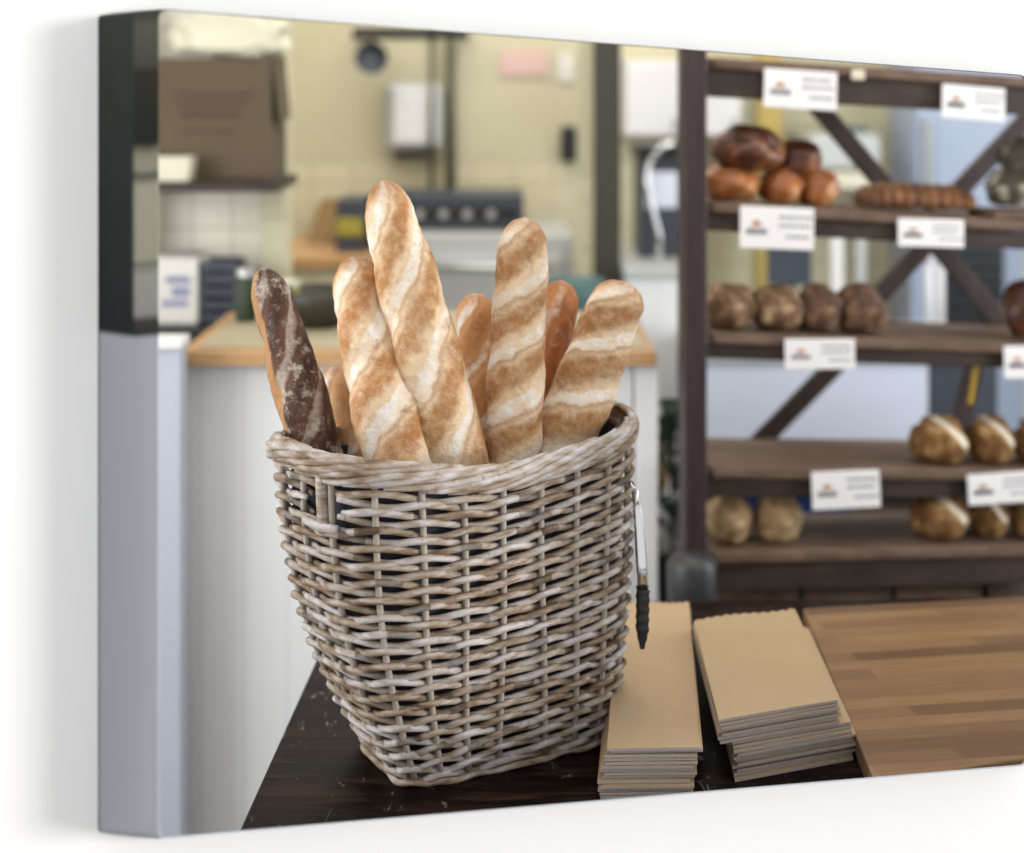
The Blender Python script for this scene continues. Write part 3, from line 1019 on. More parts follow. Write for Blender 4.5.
def flat_loaf():
    q = R(914, 300, .11); sc = q.y / F
    t = MB()
    bm = bmesh.new()
    for i in range(9):
        x = (-50 + i * 12.5) * sc
        r = bmesh.ops.create_icosphere(bm, subdivisions=3, radius=1)
        rr = (13 if i in (0, 8) else 16)
        for v in r['verts']:
            p = v.co
            z = p.z * rr * 1.1 * sc
            v.co = Vector((x + p.x * 12 * sc + p.y * .25 * rr * sc, p.y * 30 * sc, max(z, -.4 * rr * sc) + .4 * rr * sc))
            v.co.z += .004 * mnoise.noise(v.co * 40)
    zmin = min(v.co.z for v in bm.verts)
    for v in bm.verts: v.co.z -= zmin
    me = bpy.data.meshes.new('flat_loaf'); bm.to_mesh(me); bm.free()
    for p in me.polygons: p.use_smooth = True
    me.materials.append(M['flat_loaf'])
    o = bpy.data.objects.new('plaited_loaf', me); COL.objects.link(o)
    o.location = (q.x, q.y, shelf_top(914, 1) + .006); o.rotation_euler = (0, math.radians(3), RA)
    tag(o, 'long flat brown plaited loaf on the second shelf under the right brace', 'bread')
flat_loaf()
shelf_bread('dark_loaf', 1010, 1, 52, 38, M['rye'], 'dark floured loaf at right edge of second shelf, lower of two', 'dark floured loaves on the second shelf', lift=.024)
shelf_bread('dark_loaf', 1020, 1, 44, 36, M['rye'], 'dark floured loaf at right edge of second shelf, upper of two', 'dark floured loaves on the second shelf', lift=.092)
_c = R(1020, 300, .02); _z = shelf_top(1020, 1)
_m = MB(); _m.beam(Vector((R(981, 300, .07).x, R(981, 300, .07).y, _z + .014)), Vector((R(1066, 300, .07).x, R(1066, 300, .07).y, _z + .010)), .13, .018, side=ey)
tag(_m.build('bread_board', M['plank'], None, bevel=.003, off=(_c.x, _c.y, _z)), 'small raised board under the dark floured loaves at the right edge', 'board')
G3 = 'seeded rolls on the middle shelf'
for px, w, h, m_, lb in ((728, 54, 44, 'seeded', 'seeded roll on the middle shelf, first from the post'),
                         (777, 53, 44, 'seeded', 'seeded roll on the middle shelf, second from the post'),
                         (818, 50, 45, 'seeded_dark', 'darker seeded roll on the middle shelf, third from the post'),
                         (859, 54, 46, 'seeded_dark', 'darkest seeded roll, right end of the four on the middle shelf')):
    shelf_bread('seeded_roll', px, 2, w, h, M[m_], lb, G3, bumpy=.07)
shelf_bread('dark_loaf', 1024, 2, 40, 58, M['bun_dark'], 'dark brown loaf at right edge of the middle shelf', None)
G4 = 'floured loaves on the fourth shelf'
shelf_bread('floured_loaf', 939, 3, 56, 42, M['boule'], 'floured loaf with a white slash on the fourth shelf, left of three', G4, score=True, deep=1.2)
shelf_bread('floured_loaf', 990, 3, 48, 43, M['boule'], 'golden floured loaf on the fourth shelf, middle of three', G4, score=True, deep=1.2)
shelf_bread('floured_loaf', 1035, 3, 44, 40, M['boule'], 'golden floured loaf on the fourth shelf at the picture edge, right of three', G4, score=True, deep=1.2)
G5 = 'round loaves on the lowest shelf'
shelf_bread('round_loaf', 729, 4, 46, 50, M['seeded_pale'], 'pale seeded round loaf on the lowest shelf, nearest the post', G5, bumpy=.05)
shelf_bread('round_loaf', 777, 4, 46, 50, M['seeded_pale'], 'pale seeded round loaf on the lowest shelf, second from the post', G5, bumpy=.05)
shelf_bread('round_loaf', 939, 4, 58, 48, M['boule'], 'large golden round loaf on the lowest shelf, left of the three at right', G5, bumpy=.03)
shelf_bread('round_loaf', 988, 4, 42, 40, M['boule'], 'smaller golden round loaf on the lowest shelf, middle of the three at right', G5, score=True)
shelf_bread('round_loaf', 1028, 4, 44, 40, M['boule'], 'golden round loaf on the lowest shelf at the picture edge', G5, bumpy=.03)

# things on the shelf backs
def simple(name, m, label, cat, fn, off, bevel=.004, smooth=False, group=None):
    mb = MB(); fn(mb)
    o = mb.build(name, m, None, bevel=bevel, smooth=smooth, off=off)
    return tag(o, label, cat, group)

def boxpx(mb, x0, x1, y0, y1, d, depth):
    """box whose front face spans these photo columns/rows at distance d"""
    a = P(x0, y0, d); b = P(x1, y1, d)
    mb.box(a.x, b.x, d, d + depth, b.z, a.z)
def thing_at(name, px, py, d, label, cat, group=None):
    return thing(name, tuple(P(px, py, d)), label, cat, group)
def part(name, m, root, fn, bevel=.003, smooth=False):
    mb = MB(); fn(mb)
    return mb.build(name, m, root, bevel=bevel, smooth=smooth, off=root.location)

# ------------------------------------------------------------------ front counter with a wooden top
CZ = 1.162
t = thing('service_counter', (-.2, 3.55, 0), 'white panelled service counter with a wooden top behind the basket', 'counter')
xl = P(180, 0, 3.3).x; xr = P(656, 0, 3.3).x
part('cabinet_body', M['white_panel'], t, lambda m: m.box(xl - .03, P(634, 0, 3.3).x, 3.33, 3.84, 0, CZ - .03), bevel=.002)
part('wooden_top', M['counter_wood'], t, lambda m: m.box(xl, xr, 3.29, 3.88, CZ - .03, CZ))
part('end_post', M['white_panel'], t, lambda m: m.box(P(636, 0, 3.3).x, P(659, 0, 3.3).x, 3.32, 3.40, 0, CZ - .032))
part('top_surface', M['counter_top_stone'], t, lambda m: m.box(xl + .03, xr - .02, 3.33, 3.86, CZ + .0003, CZ + .004), bevel=.001)
t = thing('partition_panel', (-.9, 3.24, 0), 'cool white low partition panel at far left in front of the service counter', 'partition')
zc = ztop(339, 3.2)
part('panel', plain('pale_blue_grey_panel', 'b4b9c6', .5, var=.03), t, lambda m: m.box(-1.5, P(181, 0, 3.2).x, 3.2, 3.26, 0, zc - .021))
part('top_cap', M['card'], t, lambda m: m.box(-1.5, P(183, 0, 3.2).x, 3.19, 3.27, zc - .02, zc))
# brown paper bag standing behind the end of the counter
simple('brown_box', M['brown_board'], 'small brown box behind right end of the service counter', 'box',
       lambda m: m.hexa([P(634, 490, 4.1), P(668, 490, 4.1), P(668, 490, 4.25), P(634, 490, 4.25)], [P(632, 436, 4.1), P(669, 436, 4.1), P(668, 437, 4.25), P(633, 437, 4.25)]), P(650, 490, 4.15))
t = thing_at('waste_bin', 652, 600, 4.15, 'white tall bin behind the right end of the counter', 'bin')
b_ = P(652, 0, 4.17)
part('bin_body', M['white_panel'], t, lambda m: m.lathe([(0, 0), (.075, 0), (.088, ztop(500, 4.15)), (0, ztop(500, 4.15))], (b_.x, 4.18, 0), 24), bevel=0)
part('bin_lid', M['white_panel'], t, lambda m: m.lathe([(0, ztop(500, 4.15) + .001), (.092, ztop(500, 4.15) + .001), (.092, ztop(493, 4.15)), (0, ztop(491, 4.15))], (b_.x, 4.18, 0), 24), bevel=0)
def leafy(px, py0, py1, d, label):
    t = thing_at('potted_plant', px, py1, d, label, 'plant')
    b = P(px, py1, d)
    part('pot', M['black'], t, lambda m: m.lathe([(0, 0), (.07, 0), (.085, b.z), (.08, b.z), (0, b.z - .02)], (b.x, d, 0), 20), bevel=0)
    mb = MB(); rr = random.Random(5); H = P(px, py0, d).z - b.z
    for k in range(60):
        a = rr.uniform(0, 2 * PI); h = rr.uniform(.05, 1) * H; r = rr.uniform(.02, .06)
        c = Vector((b.x, d, b.z)); o = Vector((math.cos(a), math.sin(a), 0))
        p1 = c + Vector((0, 0, h * .8)); p2 = p1 + o * r + Vector((0, 0, .05)); p3 = p2 + o * r * .5 - Vector((0, 0, .02))
        w = o.cross(Vector((0, 0, 1))) * .014
        mb.add([p1, p2 - w, p2 + w, p3], [(0, 1, 2), (1, 3, 2)])
    mb.tube([(b.x, d, b.z - .02), (b.x, d, b.z + H * .85)], .006, 6)
    mb.build('foliage', M['dark_green'], t, off=t.location)
leafy(672, 385, 545, 3.75, 'dark leafy potted plant standing between the counter and rack post')

# ------------------------------------------------------------------ left storage corner
BZ = ztop(326, 4.05)
t = thing('back_counter', (-1.0, 4.2, 0), 'low counter with dark front under the tiled partition at left', 'counter')
part('counter_body', M['pillar'], t, lambda m: m.box(P(134, 0, 4.0).x, P(236, 0, 4.0).x, 4.02, 4.38, 0, BZ - .03))
part('counter_slab', M['black'], t, lambda m: m.box(P(133, 0, 4.0).x, P(240, 0, 4.0).x, 4.0, 4.39, BZ - .029, BZ))
t = thing_at('carton', 166, 320, 4.08, 'white carton with blue print on the low counter at left', 'box')
cz = P(166, 320, 4.08)
part('carton_body', M['paper_white'], t, lambda m: m.box(P(136, 0, 4.08).x, P(197, 0, 4.08).x, 4.08, 4.28, BZ + .001, ztop(258, 4.08)))
part('printed_mark', M['lavender'], t, lambda m: [m.box(P(x0, 0, 4.08).x, P(x1, 0, 4.08).x, 4.077, 4.0795, ztop(y1, 4.08), ztop(y0, 4.08)) for (x0, x1, y0, y1) in ((166, 190, 276, 283), (172, 190, 287, 296), (162, 188, 300, 306))], bevel=0)
t = thing_at('slotted_crate', 218, 322, 4.1, 'dark slotted crate right of the white carton', 'crate')
xa, xb = P(200, 0, 4.1).x, P(236, 0, 4.1).x
zz0, zz1 = BZ + .001, ztop(264, 4.1)
def crate(m):
    for y in (4.1, 4.24):
        for k in range(5):
            z = zz0 + .012 + (zz1 - zz0 - .02) * k / 4.0
            m.box(xa, xb, y, y + .012, z - .010, z + .012)
    for x in (xa, xb - .012):
        for y in (4.1, 4.24): m.box(x, x + .012, y + .0005, y + .0115, zz0, zz1)
    m.box(xa + .001, xb - .001, 4.112, 4.24, zz0, zz0 + .01)
    m.box(xa, xa + .01, 4.11, 4.24, zz0 + .02, zz1 - .01); m.box(xb - .01, xb, 4.11, 4.24, zz0 + .02, zz1 - .01)
part('slats', M['dark_blue_grey'], t, crate, bevel=0)
# wall shelf with the cardboard box
SZ = ztop(181, 4.05)
t = thing_at('wall_shelf', 200, 181, 4.2, 'dark wall shelf on the tiled partition carrying the cardboard box', 'shelf')
part('shelf_board', M['rack_x'], t, lambda m: m.box(P(132, 0, 4.0).x, P(276, 0, 4.0).x, 4.0, 4.395, SZ - .025, SZ))
for px in (150, 250):
    x = P(px, 0, 4.2).x
    part('bracket', M['black'], t, lambda m: m.hexa([(x - .008, 4.1, SZ - .03), (x + .008, 4.1, SZ - .03), (x + .008, 4.12, SZ - .026), (x - .008, 4.12, SZ - .026)], [(x - .008, 4.38, SZ - .05), (x + .008, 4.38, SZ - .05), (x + .008, 4.395, SZ - .026), (x - .008, 4.395, SZ - .026)]), bevel=0)
t = thing_at('cardboard_box', 214, 179, 4.1, 'brown cardboard box with faded print on the wall shelf', 'box')
part('box_body', M['cardboard'], t, lambda m: m.box(P(152, 0, 4.1).x, P(272, 0, 4.1).x, 4.1, 4.36, SZ + .001, ztop(58, 4.1)))
def prints(m):
    for (x0, x1, y0, y1) in ((174, 255, 92, 97), (176, 246, 101, 106), (180, 240, 111, 118), (182, 236, 130, 134)):
        m.box(P(x0, 0, 4.1).x, P(x1, 0, 4.1).x, 4.098, 4.0995, ztop(y1, 4.1), ztop(y0, 4.1))
part('faded_print', M['cardboard_print'], t, prints, bevel=0)
part('flap', M['cardboard'], t, lambda m: m.hexa([(P(272, 0, 4.1).x + .001, 4.1, ztop(58, 4.1)), (P(279, 0, 4.1).x, 4.1, ztop(120, 4.1)), (P(279, 0, 4.1).x, 4.3, ztop(120, 4.1)), (P(272, 0, 4.1).x + .001, 4.3, ztop(58, 4.1))],
     [(P(272, 0, 4.1).x + .005, 4.1, ztop(57, 4.1)), (P(280, 0, 4.1).x, 4.1, ztop(119, 4.1)), (P(280, 0, 4.1).x, 4.3, ztop(119, 4.1)), (P(272, 0, 4.1).x + .005, 4.3, ztop(57, 4.1))]), bevel=0)
def crumple(name, m, x0, x1, y0, y1, d, dep, label, cat, seed):
    bm = bmesh.new(); bmesh.ops.create_icosphere(bm, subdivisions=4, radius=1)
    a = P(x0, y0, d); b = P(x1, y1, d); c = (a + b) / 2
    for v in bm.verts:
        p = v.co.copy()
        q = Vector([math.copysign(abs(k) ** .5, k) for k in p])
        r = 1 + .16 * mnoise.noise(p * 2.6 + Vector((seed, 0, 0))) + .07 * mnoise.noise(p * 7)
        q = q * r * .86
        v.co = Vector((q.x * (b.x - a.x) / 2, q.y * dep / 2, max(-1, q.z) * (a.z - b.z) / 2))
    me = bpy.data.meshes.new(name); bm.to_mesh(me); bm.free()
    me.materials.append(m)
    o = bpy.data.objects.new(name, me); o.location = (c.x, d + dep / 2, c.z + .002); COL.objects.link(o)
    return tag(o, label, cat)
crumple('plastic_sack', M['bag_white'], 154, 292, 14, 60, 4.1, .24, 'crumpled pale plastic sack lying on top of the cardboard box', 'sack', 2)
t = thing_at('tray', 162, 178, 4.02, 'small pale tray on left end of the wall shelf', 'tray')
part('tray_body', M['bag_white'], t, lambda m: m.hexa([(P(136, 0, 4.01).x, 4.005, SZ + .001), (P(188, 0, 4.01).x, 4.005, SZ + .001), (P(188, 0, 4.01).x, 4.09, SZ + .001), (P(136, 0, 4.01).x, 4.09, SZ + .001)],
     [(P(133, 0, 4.01).x, 4.0, ztop(157, 4.01)), (P(191, 0, 4.01).x, 4.0, ztop(157, 4.01)), (P(191, 0, 4.01).x, 4.095, ztop(157, 4.01)), (P(133, 0, 4.01).x, 4.095, ztop(157, 4.01))]))

# small things on the service counter
def jar(px, py, d, w, h, m, label, lidm):
    sc = d / F; t = thing_at('storage_jar', px, py, d, label, 'jar', 'jars on the service counter')
    b = Vector((P(px, 0, d).x, d, CZ + .0045))
    part('glass', m, t, lambda q: q.lathe([(0, 0), (w * sc * .46, 0), (w * sc * .5, .01), (w * sc * .5, h * sc * .75), (w * sc * .38, h * sc * .85), (0, h * sc * .85)], b, 20), bevel=0, smooth=True)
    part('lid', lidm, t, lambda q: q.lathe([(0, h * sc * .851), (w * sc * .42, h * sc * .851), (w * sc * .42, h * sc), (0, h * sc)], b, 20), bevel=0)
jar(246, 322, 3.7, 22, 52, M['dark_green'], 'dark green jar with steel lid behind the darkest baguette', M['steel'])
jar(290, 322, 3.7, 26, 40, M['yellow_green'], 'olive jar with pale lid between the two left baguettes', M['bag_white'])
t = thing_at('mixing_bowl', 318, 336, 3.62, 'dark round bowl on the service counter left of the tallest baguette', 'bowl')
b_ = Vector((P(318, 0, 3.62).x, 3.62, CZ + .0045))
part('bowl', M['pillar'], t, lambda q: q.lathe([(0, 0), (.05, 0), (.085, .05), (.095, .085), (.089, .085), (.078, .05), (.045, .012), (0, .01)], b_, 24), bevel=0, smooth=True)

# ------------------------------------------------------------------ kitchen along the back wall
KZ = ztop(256, 5.2)
t = thing('kitchen_counter', (-.5, 5.4, 0), 'pale steel kitchen counter along the back wall', 'counter')
part('worktop', M['counter_wood'], t, lambda m: m.box(P(262, 0, 5.2).x, P(398, 0, 5.2).x, 5.16, 5.95, KZ - .04, KZ))
part('cabinet_body', M['cream_wall'], t, lambda m: m.box(P(264, 0, 5.2).x, P(398, 0, 5.2).x, 5.2, 5.95, 0, KZ - .041))
t = thing('steel_oven', (0.0, 5.4, 0), 'steel kitchen oven with dark top unit, behind the upright baguettes', 'oven')
part('oven_body', M['steel_pale'], t, lambda m: m.box(P(402, 0, 5.2).x, P(572, 0, 5.2).x, 5.2, 5.9, .08, ztop(236, 5.2)))
part('oven_door', M['steel_pale'], t, lambda m: m.box(P(412, 0, 5.2).x, P(562, 0, 5.2).x, 5.175, 5.199, .3, ztop(256, 5.2)))
part('door_handle', M['steel'], t, lambda m: m.tube([(P(425, 0, 5.2).x, 5.15, ztop(266, 5.2)), (P(550, 0, 5.2).x, 5.15, ztop(266, 5.2))], .012, 10), bevel=0, smooth=True)
for px in (412, 562):
    x = P(px, 0, 5.2).x
    part('foot', M['black'], t, lambda m: m.box(x - .03, x + .03, 5.3, 5.36, 0, .079))
t = thing_at('stove_unit', 430, 236, 5.35, 'long dark slate appliance on the kitchen counter and oven', 'appliance')
part('appliance_body', M['dark_blue_grey'], t, lambda m: m.box(P(366, 0, 5.35).x, P(524, 0, 5.35).x, 5.4, 5.8, ztop(236, 5.2) + .001, ztop(196, 5.35)))
part('control_strip', M['black'], t, lambda m: m.box(P(372, 0, 5.35).x, P(518, 0, 5.35).x, 5.392, 5.399, ztop(222, 5.35), ztop(208, 5.35)))
for k in range(5):
    x = P(395 + k * 24, 0, 5.35).x; z = ztop(215, 5.35)
    part('knob', M['steel'], t, lambda m: m.tube([(x, 5.391, z), (x, 5.37, z)], .014, 14), bevel=0)
t = thing_at('crate_box', 350, 252, 5.3, 'dark box with a yellow band on the kitchen counter', 'box')
part('box_body', M['dark_blue_grey'], t, lambda m: m.box(P(336, 0, 5.3).x, P(364, 0, 5.3).x, 5.3, 5.6, KZ + .001, ztop(200, 5.3)))
part('yellow_band', M['yellow_green'], t, lambda m: m.box(P(337, 0, 5.3).x, P(363, 0, 5.3).x, 5.292, 5.299, ztop(236, 5.3), ztop(218, 5.3)))
simple('chopping_board', M['brown_board'], 'brown chopping board leaning on the back wall left of the dark box', 'board',
       lambda m: m.hexa([P(300, 0, 5.6) * Vector((1, 1, 0)) if False else (P(302, 0, 5.5).x, 5.6, KZ + .001), (P(328, 0, 5.5).x, 5.6, KZ + .001), (P(328, 0, 5.5).x, 5.63, KZ + .001), (P(302, 0, 5.5).x, 5.63, KZ + .001)],
                        [(P(306, 0, 5.5).x, 5.95, ztop(200, 5.9)), (P(332, 0, 5.5).x, 5.95, ztop(200, 5.9)), (P(332, 0, 5.5).x, 5.98, ztop(200, 5.9)), (P(306, 0, 5.5).x, 5.98, ztop(200, 5.9))]), (P(315, 0, 5.5).x, 5.7, KZ))
simple('teal_tub', M['teal'], 'dull teal tub on the low steel trolley in front of the dark pillar', 'tub',
       lambda m: m.lathe([(0, 0), (.075, 0), (.09, .1), (.083, .1), (.07, .01), (0, .01)], (P(576, 0, 4.85).x, 4.85, ztop(312, 4.85)), 24), (P(576, 0, 4.85).x, 4.85, ztop(312, 4.85)), bevel=0, smooth=True)
t = thing('low_trolley', (P(580, 0, 4.85).x, 4.85, 0), 'low steel trolley in front of the dark pillar under the teal tub', 'trolley')
tz = ztop(312, 4.85)
part('trolley_top', M['steel_pale'], t, lambda m: m.box(P(540, 0, 4.85).x, P(618, 0, 4.85).x, 4.72, 4.98, tz - .03, tz - .001))
for px in (544, 614):
    for y in (4.74, 4.96):
        x = P(px, 0, 4.85).x
        part('leg', M['steel'], t, lambda m: m.tube([(x, y, 0), (x, y, tz - .031)], .012, 10), bevel=0)
# on the back wall
t = thing_at('towel_dispenser', 412, 118, 5.9, 'white box with grey rounded frame mounted on the back wall', 'dispenser')
part('housing', M['steel_pale'], t, lambda m: m.box(P(384, 0, 5.9).x, P(442, 0, 5.9).x, 5.9, 5.995, ztop(152, 5.9), ztop(82, 5.9)), bevel=.03)
part('front_cover', M['card'], t, lambda m: m.box(P(394, 0, 5.9).x, P(438, 0, 5.9).x, 5.885, 5.899, ztop(144, 5.9), ztop(92, 5.9)), bevel=.006)
part('outlet', M['black'], t, lambda m: m.box(P(396, 0, 5.9).x, P(432, 0, 5.9).x, 5.91, 5.98, ztop(158, 5.9), ztop(152.5, 5.9)))
for i, (px, y0, y1, w, lb) in enumerate(((432, 30, 205, .010, 'thin dark pipe down the back wall past the white box'), (450, 30, 190, .018, 'thicker dark pipe down the back wall right of the white box'))):
    x = P(px, 0, 5.9).x
    simple('wall_pipe', M['pipe'], lb, 'pipe', lambda m: m.tube([(x, 5.87 if i == 0 else 5.95, ztop(y1, 5.9)), (x, 5.87 if i == 0 else 5.95, ztop(y0 - 40, 5.9))], w, 12), (x, 5.95, ztop(y1, 5.9)), bevel=0, smooth=True)
t = thing_at('utensil_rail', 412, 34, 5.8, 'dark rail with hanging pans high on the back wall', 'rail')
part('bar', M['black'], t, lambda m: m.tube([(P(352, 0, 5.8).x, 5.83, ztop(33, 5.8)), (P(468, 0, 5.8).x, 5.83, ztop(33, 5.8))], .022, 10), bevel=0)
for px in (356, 464):
    x = P(px, 0, 5.8).x
    part('bracket', M['black'], t, lambda m: m.box(x - .012, x + .012, 5.83, 5.998, ztop(36, 5.8), ztop(30, 5.8)))
def pan(px, py, r, label):
    x = P(px, 0, 5.78).x; z = ztop(py, 5.78)
    t = thing_at('hanging_pan', px, py, 5.78, label, 'pan')
    def dish(m):
        m.lathe([(0, 0), (r * .8, 0), (r, .045), (r * .97, .045), (r * .77, .006), (0, .006)], (0, 0, 0), 24)
        for i in range(len(m.v)):
            v = m.v[i]; m.v[i] = Vector((x + v.x, 5.80 - v.z, z + v.y))
    part('dish', M['dark_blue_grey'], t, dish, bevel=0, smooth=True)
    part('pan_handle', M['black'], t, lambda m: m.tube([(x, 5.80, z + r), (x, 5.80, ztop(30, 5.78))], .01, 8), bevel=0)
pan(372, 58, .06, 'small dark pan at the left end of the high rail')
simple('pinned_note', M['paper_pink'], 'pale pink note pinned high on the back wall', 'note', lambda m: m.box(P(500, 0, 5.98).x, P(548, 0, 5.98).x, 5.99, 5.995, ztop(76, 5.98), ztop(50, 5.98)), (P(524, 0, 5.98).x, 5.99, ztop(63, 5.98)), bevel=0)
simple('pinned_note', M['paper_white'], 'small white note high on the back wall left of the pillar', 'note', lambda m: m.box(P(558, 0, 5.98).x, P(574, 0, 5.98).x, 5.99, 5.995, ztop(82, 5.98), ztop(54, 5.98)), (P(566, 0, 5.98).x, 5.99, ztop(68, 5.98)), bevel=0)
t = thing_at('wall_phone', 568, 144, 5.95, 'black telephone handset mounted on the wall left of the dark pillar', 'telephone')
part('phone_body', M['black'], t, lambda m: m.box(P(561, 0, 5.05).x, P(576, 0, 5.05).x, 5.965, 5.998, ztop(160, 5.95), ztop(127, 5.95)), bevel=.01) if False else part('phone_body', M['black'], t, lambda m: m.box(P(561, 0, 5.95).x, P(577, 0, 5.95).x, 5.955, 5.998, ztop(162, 5.95), ztop(126, 5.95)), bevel=.012)
part('handset', M['black'], t, lambda m: m.box(P(563, 0, 5.95).x, P(570, 0, 5.95).x, 5.93, 5.954, ztop(160, 5.95), ztop(128, 5.95)), bevel=.008)

# ------------------------------------------------------------------ right of the pillar
t = thing('sink_unit', (P(655, 0, 5.0).x, 5.2, 0), 'white sink unit between the dark pillar and the rack', 'sink')
sz = ztop(268, 4.9)
part('cabinet_body', M['white_panel'], t, lambda m: m.box(P(626, 0, 4.9).x, P(680, 0, 4.9).x, 4.9, 5.6, 0, sz - .03))
part('basin_top', M['steel_pale'], t, lambda m: m.box(P(624, 0, 4.9).x, P(682, 0, 4.9).x, 4.88, 5.62, sz - .029, sz))
part('spout', M['chrome'], t, lambda m: m.tube([P(660, 268, 4.98), P(659, 235, 4.98), P(651, 205, 4.98), P(647, 180, 4.98), P(651, 160, 4.98), P(662, 147, 4.98), P(676, 141, 4.98)], .010, 12), bevel=0, smooth=True)
t = thing_at('coffee_machine', 665, 262, 5.2, 'dark blue machine behind the curved chrome tap', 'machine')
part('machine_body', M['dark_blue_grey'], t, lambda m: m.box(P(640, 0, 5.2).x, P(682, 0, 5.2).x, 5.2, 5.5, sz + .001, ztop(160, 5.2)))
part('top_cover', M['black'], t, lambda m: m.box(P(638, 0, 5.2).x, P(684, 0, 5.2).x, 5.19, 5.51, ztop(160, 5.2) + .001, ztop(146, 5.2)))
part('window', M['blue_white'], t, lambda m: m.box(P(645, 0, 5.2).x, P(677, 0, 5.2).x, 5.192, 5.199, ztop(208, 5.2), ztop(172, 5.2)))
t = thing_at('wall_cupboard', 660, 135, 5.6, 'white wall cupboard between the dark pillar and rack', 'cupboard')
part('cupboard_body', M['card'], t, lambda m: m.box(P(626, 0, 5.6).x, P(742, 0, 5.6).x, 5.62, 5.99, ztop(136, 5.6), ztop(60, 5.6)))
for (a, c) in ((627, 683), (685, 741)):
    dr = part('door', M['card'], t, lambda m: m.box(P(a, 0, 5.6).x, P(c, 0, 5.6).x, 5.6, 5.619, ztop(135, 5.6), ztop(61, 5.6)))
    mb = MB(); x = P(c - 6, 0, 5.6).x; mb.box(x - .01, x + .01, 5.585, 5.599, ztop(130, 5.6), ztop(118, 5.6)); h = mb.build('handle', M['steel'], dr, off=t.location)
    h.parent = dr

# ------------------------------------------------------------------ behind the rack
t = thing('worktable', (1.0, 4.6, 0), 'cool white worktable with deep front panel behind the rack', 'table')
wz = ztop(352, 4.5)
part('front_panel', M['blue_white'], t, lambda m: m.box(P(699, 0, 4.5).x, P(930, 0, 4.5).x, 4.52, 4.55, ztop(443, 4.5), wz - .031))
part('worktable_top', M['steel_pale'], t, lambda m: m.box(P(698, 0, 4.5).x, P(1000, 0, 4.5).x, 4.5, 5.1, wz - .03, wz))
part('side_panel', M['dark_blue_grey'], t, lambda m: m.box(P(931, 0, 4.5).x, P(1000, 0, 4.5).x, 4.52, 4.55, ztop(443, 4.5), wz - .031))
for px in (706, 994):
    for y in (4.6, 5.04):
        x = P(px, 0, 4.5).x
        part('leg', M['steel'], t, lambda m: m.box(x - .02, x + .02, y - .02, y + .02, 0, wz - .031))
part('under_shelf', M['black'], t, lambda m: m.box(P(714, 0, 4.5).x, P(986, 0, 4.5).x, 4.64, 5.02, .25, .28))
t = thing('storage_bench', (1.0, 4.0, 0), 'dark low bench behind the rack under the blue crate', 'bench')
nz = ztop(540, 3.95)
part('bench_top', M['rack_x'], t, lambda m: m.box(P(700, 0, 3.95).x, P(1040, 0, 3.95).x, 3.9, 4.3, nz - .04, nz))
for px in (704, 1036):
    x = P(px, 0, 3.95).x
    part('bench_side', M['rack_x'], t, lambda m: m.box(x - .02, x + .02, 3.9, 4.3, 0, nz - .041))
part('bench_back', M['black'], t, lambda m: m.box(P(700, 0, 3.95).x, P(1040, 0, 3.95).x, 4.301, 4.32, 0, ztop(456, 4.3)))
t = thing_at('blue_crate', 790, 538, 4.0, 'blue plastic crate behind the lowest rack shelf', 'crate')
ca, cc = P(728, 0, 4.0).x, P(852, 0, 4.0).x
def bc(m):
    z0, z1 = nz + .001, ztop(492, 4.0)
    m.box(ca, cc, 4.0, 4.012, z0, z1); m.box(ca, cc, 4.2, 4.212, z0, z1)
    m.box(ca, ca + .012, 4.0121, 4.1999, z0, z1); m.box(cc - .012, cc, 4.0121, 4.1999, z0, z1); m.box(ca + .0121, cc - .0121, 4.0121, 4.1999, z0, z0 + .012)
part('crate_body', M['blue'], t, bc, bevel=.001)
part('crate_rim', M['blue'], t, lambda m: m.box(ca - .008, cc + .008, 3.99, 3.999, ztop(498, 4.0), ztop(491, 4.0)))
simple('folded_card', M['lavender'], 'pale lavender card lying on the lowest rack shelf right of the round loaves', 'card',
       lambda m: m.hexa([R(800, 549, .12), R(848, 549, .12), R(848, 549, .13), R(800, 549, .13)], [R(802, 536, .125), R(847, 536, .125), R(847, 536, .135), R(802, 536, .135)]), R(824, 549, .12), bevel=0)
t = thing('refrigerator', (P(960, 0, 5.6).x, 5.7, 0), 'tall cool white refrigerator with dark louvred vent behind the rack', 'refrigerator')
fa, fb = P(915, 0, 5.6).x, P(1030, 0, 5.6).x
part('cabinet_body', M['fridge'], t, lambda m: m.box(fa, fb, 5.65, 5.98, 0, ztop(60, 5.6)))
dr = part('door', M['fridge'], t, lambda m: m.box(fa + .005, fb - .005, 5.6, 5.649, ztop(238, 5.6), ztop(62, 5.6)), bevel=.01)
mb = MB(); mb.tube([(fa + .04, 5.58, ztop(200, 5.6)), (fa + .04, 5.58, ztop(120, 5.6))], .012, 10); mb.build('handle', M['steel'], dr, off=t.location)
def louv(m):
    x0, x1 = P(948, 0, 5.6).x, P(1006, 0, 5.6).x
    m.box(x0, x1, 5.63, 5.649, ztop(330, 5.6), ztop(242, 5.6))
    for k in range(6):
        z = ztop(256 + k * 13, 5.6)
        m.hexa([(x0, 5.61, z - .012), (x1, 5.61, z - .012), (x1, 5.629, z), (x0, 5.629, z)], [(x0, 5.61, z - .004), (x1, 5.61, z - .004), (x1, 5.629, z + .008), (x0, 5.629, z + .008)])
part('louvred_vent', M['black'], t, louv, bevel=0)
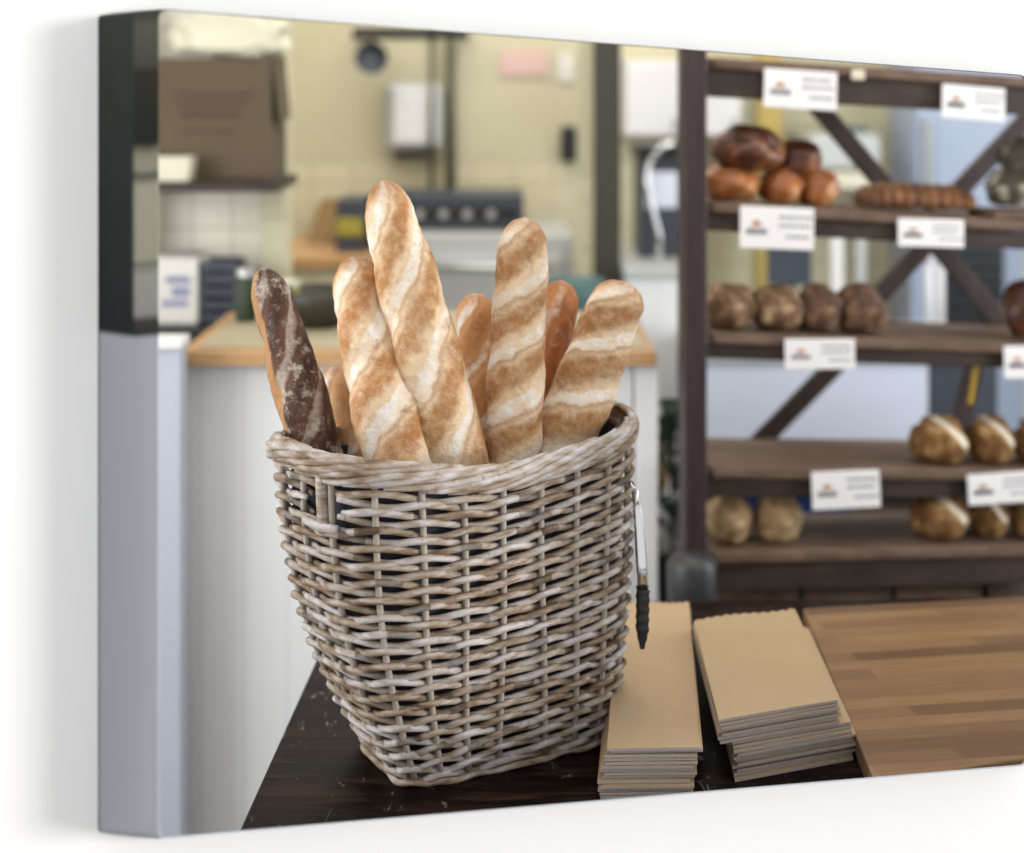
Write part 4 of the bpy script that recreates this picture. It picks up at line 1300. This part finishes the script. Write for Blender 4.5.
# posts and appliances standing on the worktable
for px, w, lb, m_ in ((838, 11, 'white upright post on the worktable, the left one of the pair', 'card'), (862, 9, 'grey upright post on the worktable, the right one of the pair', 'steel_pale')):
    c = P(px, 0, 4.75)
    simple('upright_post', M[m_], lb, 'post', lambda m: m.box(c.x - w * .0015, c.x + w * .0015, 4.75, 4.79, wz + .001, ztop(226, 4.75)), (c.x, 4.75, wz), bevel=.003)
c = P(935, 0, 4.62)
t = thing('steel_stand', (c.x, 4.62, wz), 'bright steel stand with two rods under the flat-loaf price card', 'stand')
part('foot_plate', M['steel'], t, lambda m: m.lathe([(0, .001), (.06, .001), (.06, .012), (0, .014)], (c.x, 4.62, wz), 24), bevel=0)
for dx in (-.016, .016):
    part('rod', M['card'], t, lambda m: m.tube([(c.x + dx, 4.62, wz + .013), (c.x + dx, 4.62, ztop(252, 4.62))], .012, 12), bevel=0, smooth=True)
part('clip', M['chrome'], t, lambda m: m.tube([(c.x - .03, 4.62, ztop(262, 4.62)), (c.x - .02, 4.60, ztop(248, 4.62)), (c.x + .02, 4.60, ztop(246, 4.62)), (c.x + .03, 4.62, ztop(262, 4.62))], .01, 8), bevel=0)
t = thing_at('monitor', 790, 284, 4.8, 'small dark screen on the worktable behind the second shelf card', 'screen')
c = P(790, 0, 4.8)
part('screen_case', M['dark_blue_grey'], t, lambda m: m.box(P(768, 0, 4.8).x, P(812, 0, 4.8).x, 4.8, 4.84, ztop(286, 4.8), ztop(234, 4.8)), bevel=.006)
part('stand', M['black'], t, lambda m: (m.box(c.x - .015, c.x + .015, 4.81, 4.83, wz + .012, ztop(286, 4.8) - .0005), m.box(c.x - .08, c.x + .08, 4.76, 4.88, wz + .001, wz + .011)))
t = thing_at('dough_mixer', 852, 165, 5.5, 'grey boxy machine on the back wall bracket behind the upper brace', 'machine')
part('machine_body', M['steel_pale'], t, lambda m: m.box(P(812, 0, 5.5).x, P(882, 0, 5.5).x, 5.5, 5.99, ztop(170, 5.5), ztop(134, 5.5)), bevel=.02)
part('green_panel', M['teal'], t, lambda m: m.box(P(845, 0, 5.5).x, P(875, 0, 5.5).x, 5.6, 5.9, ztop(134, 5.5) + .001, ztop(128, 5.5)))
part('lower_ledge', M['bag_white'], t, lambda m: m.box(P(806, 0, 5.5).x, P(884, 0, 5.5).x, 5.47, 5.99, ztop(188, 5.5), ztop(172, 5.5)))
slab('trim_5', plain('ochre_paint', 'c2a95e', .6), P(758, 0, 5.7).x, P(782, 0, 5.7).x, 5.7, 5.8, 0, 2.9)
# brass hook strip hanging from the middle shelf
simple('hanging_strap', M['gold'], 'thin brass coloured strap hanging under the middle shelf at right', 'strap',
       lambda m: m.beam(R(978, 352, .02), R(970, 404, .02), .008, .010, side=ey), R(974, 378, .02), bevel=.001)
# small cream knob on the top rail
simple('lamp_clip', M['bag_white'], 'small cream clip on the front of the topmost rack shelf', 'clip',
       lambda m: (m.box(R(851, 300, -.004).x, R(863, 300, -.004).x, R(857, 300, -.01).y - .01, R(857, 300, 0).y - .003, R(857, 80, 0).z, R(857, 70, 0).z)), R(857, 76, -.005), bevel=.003)
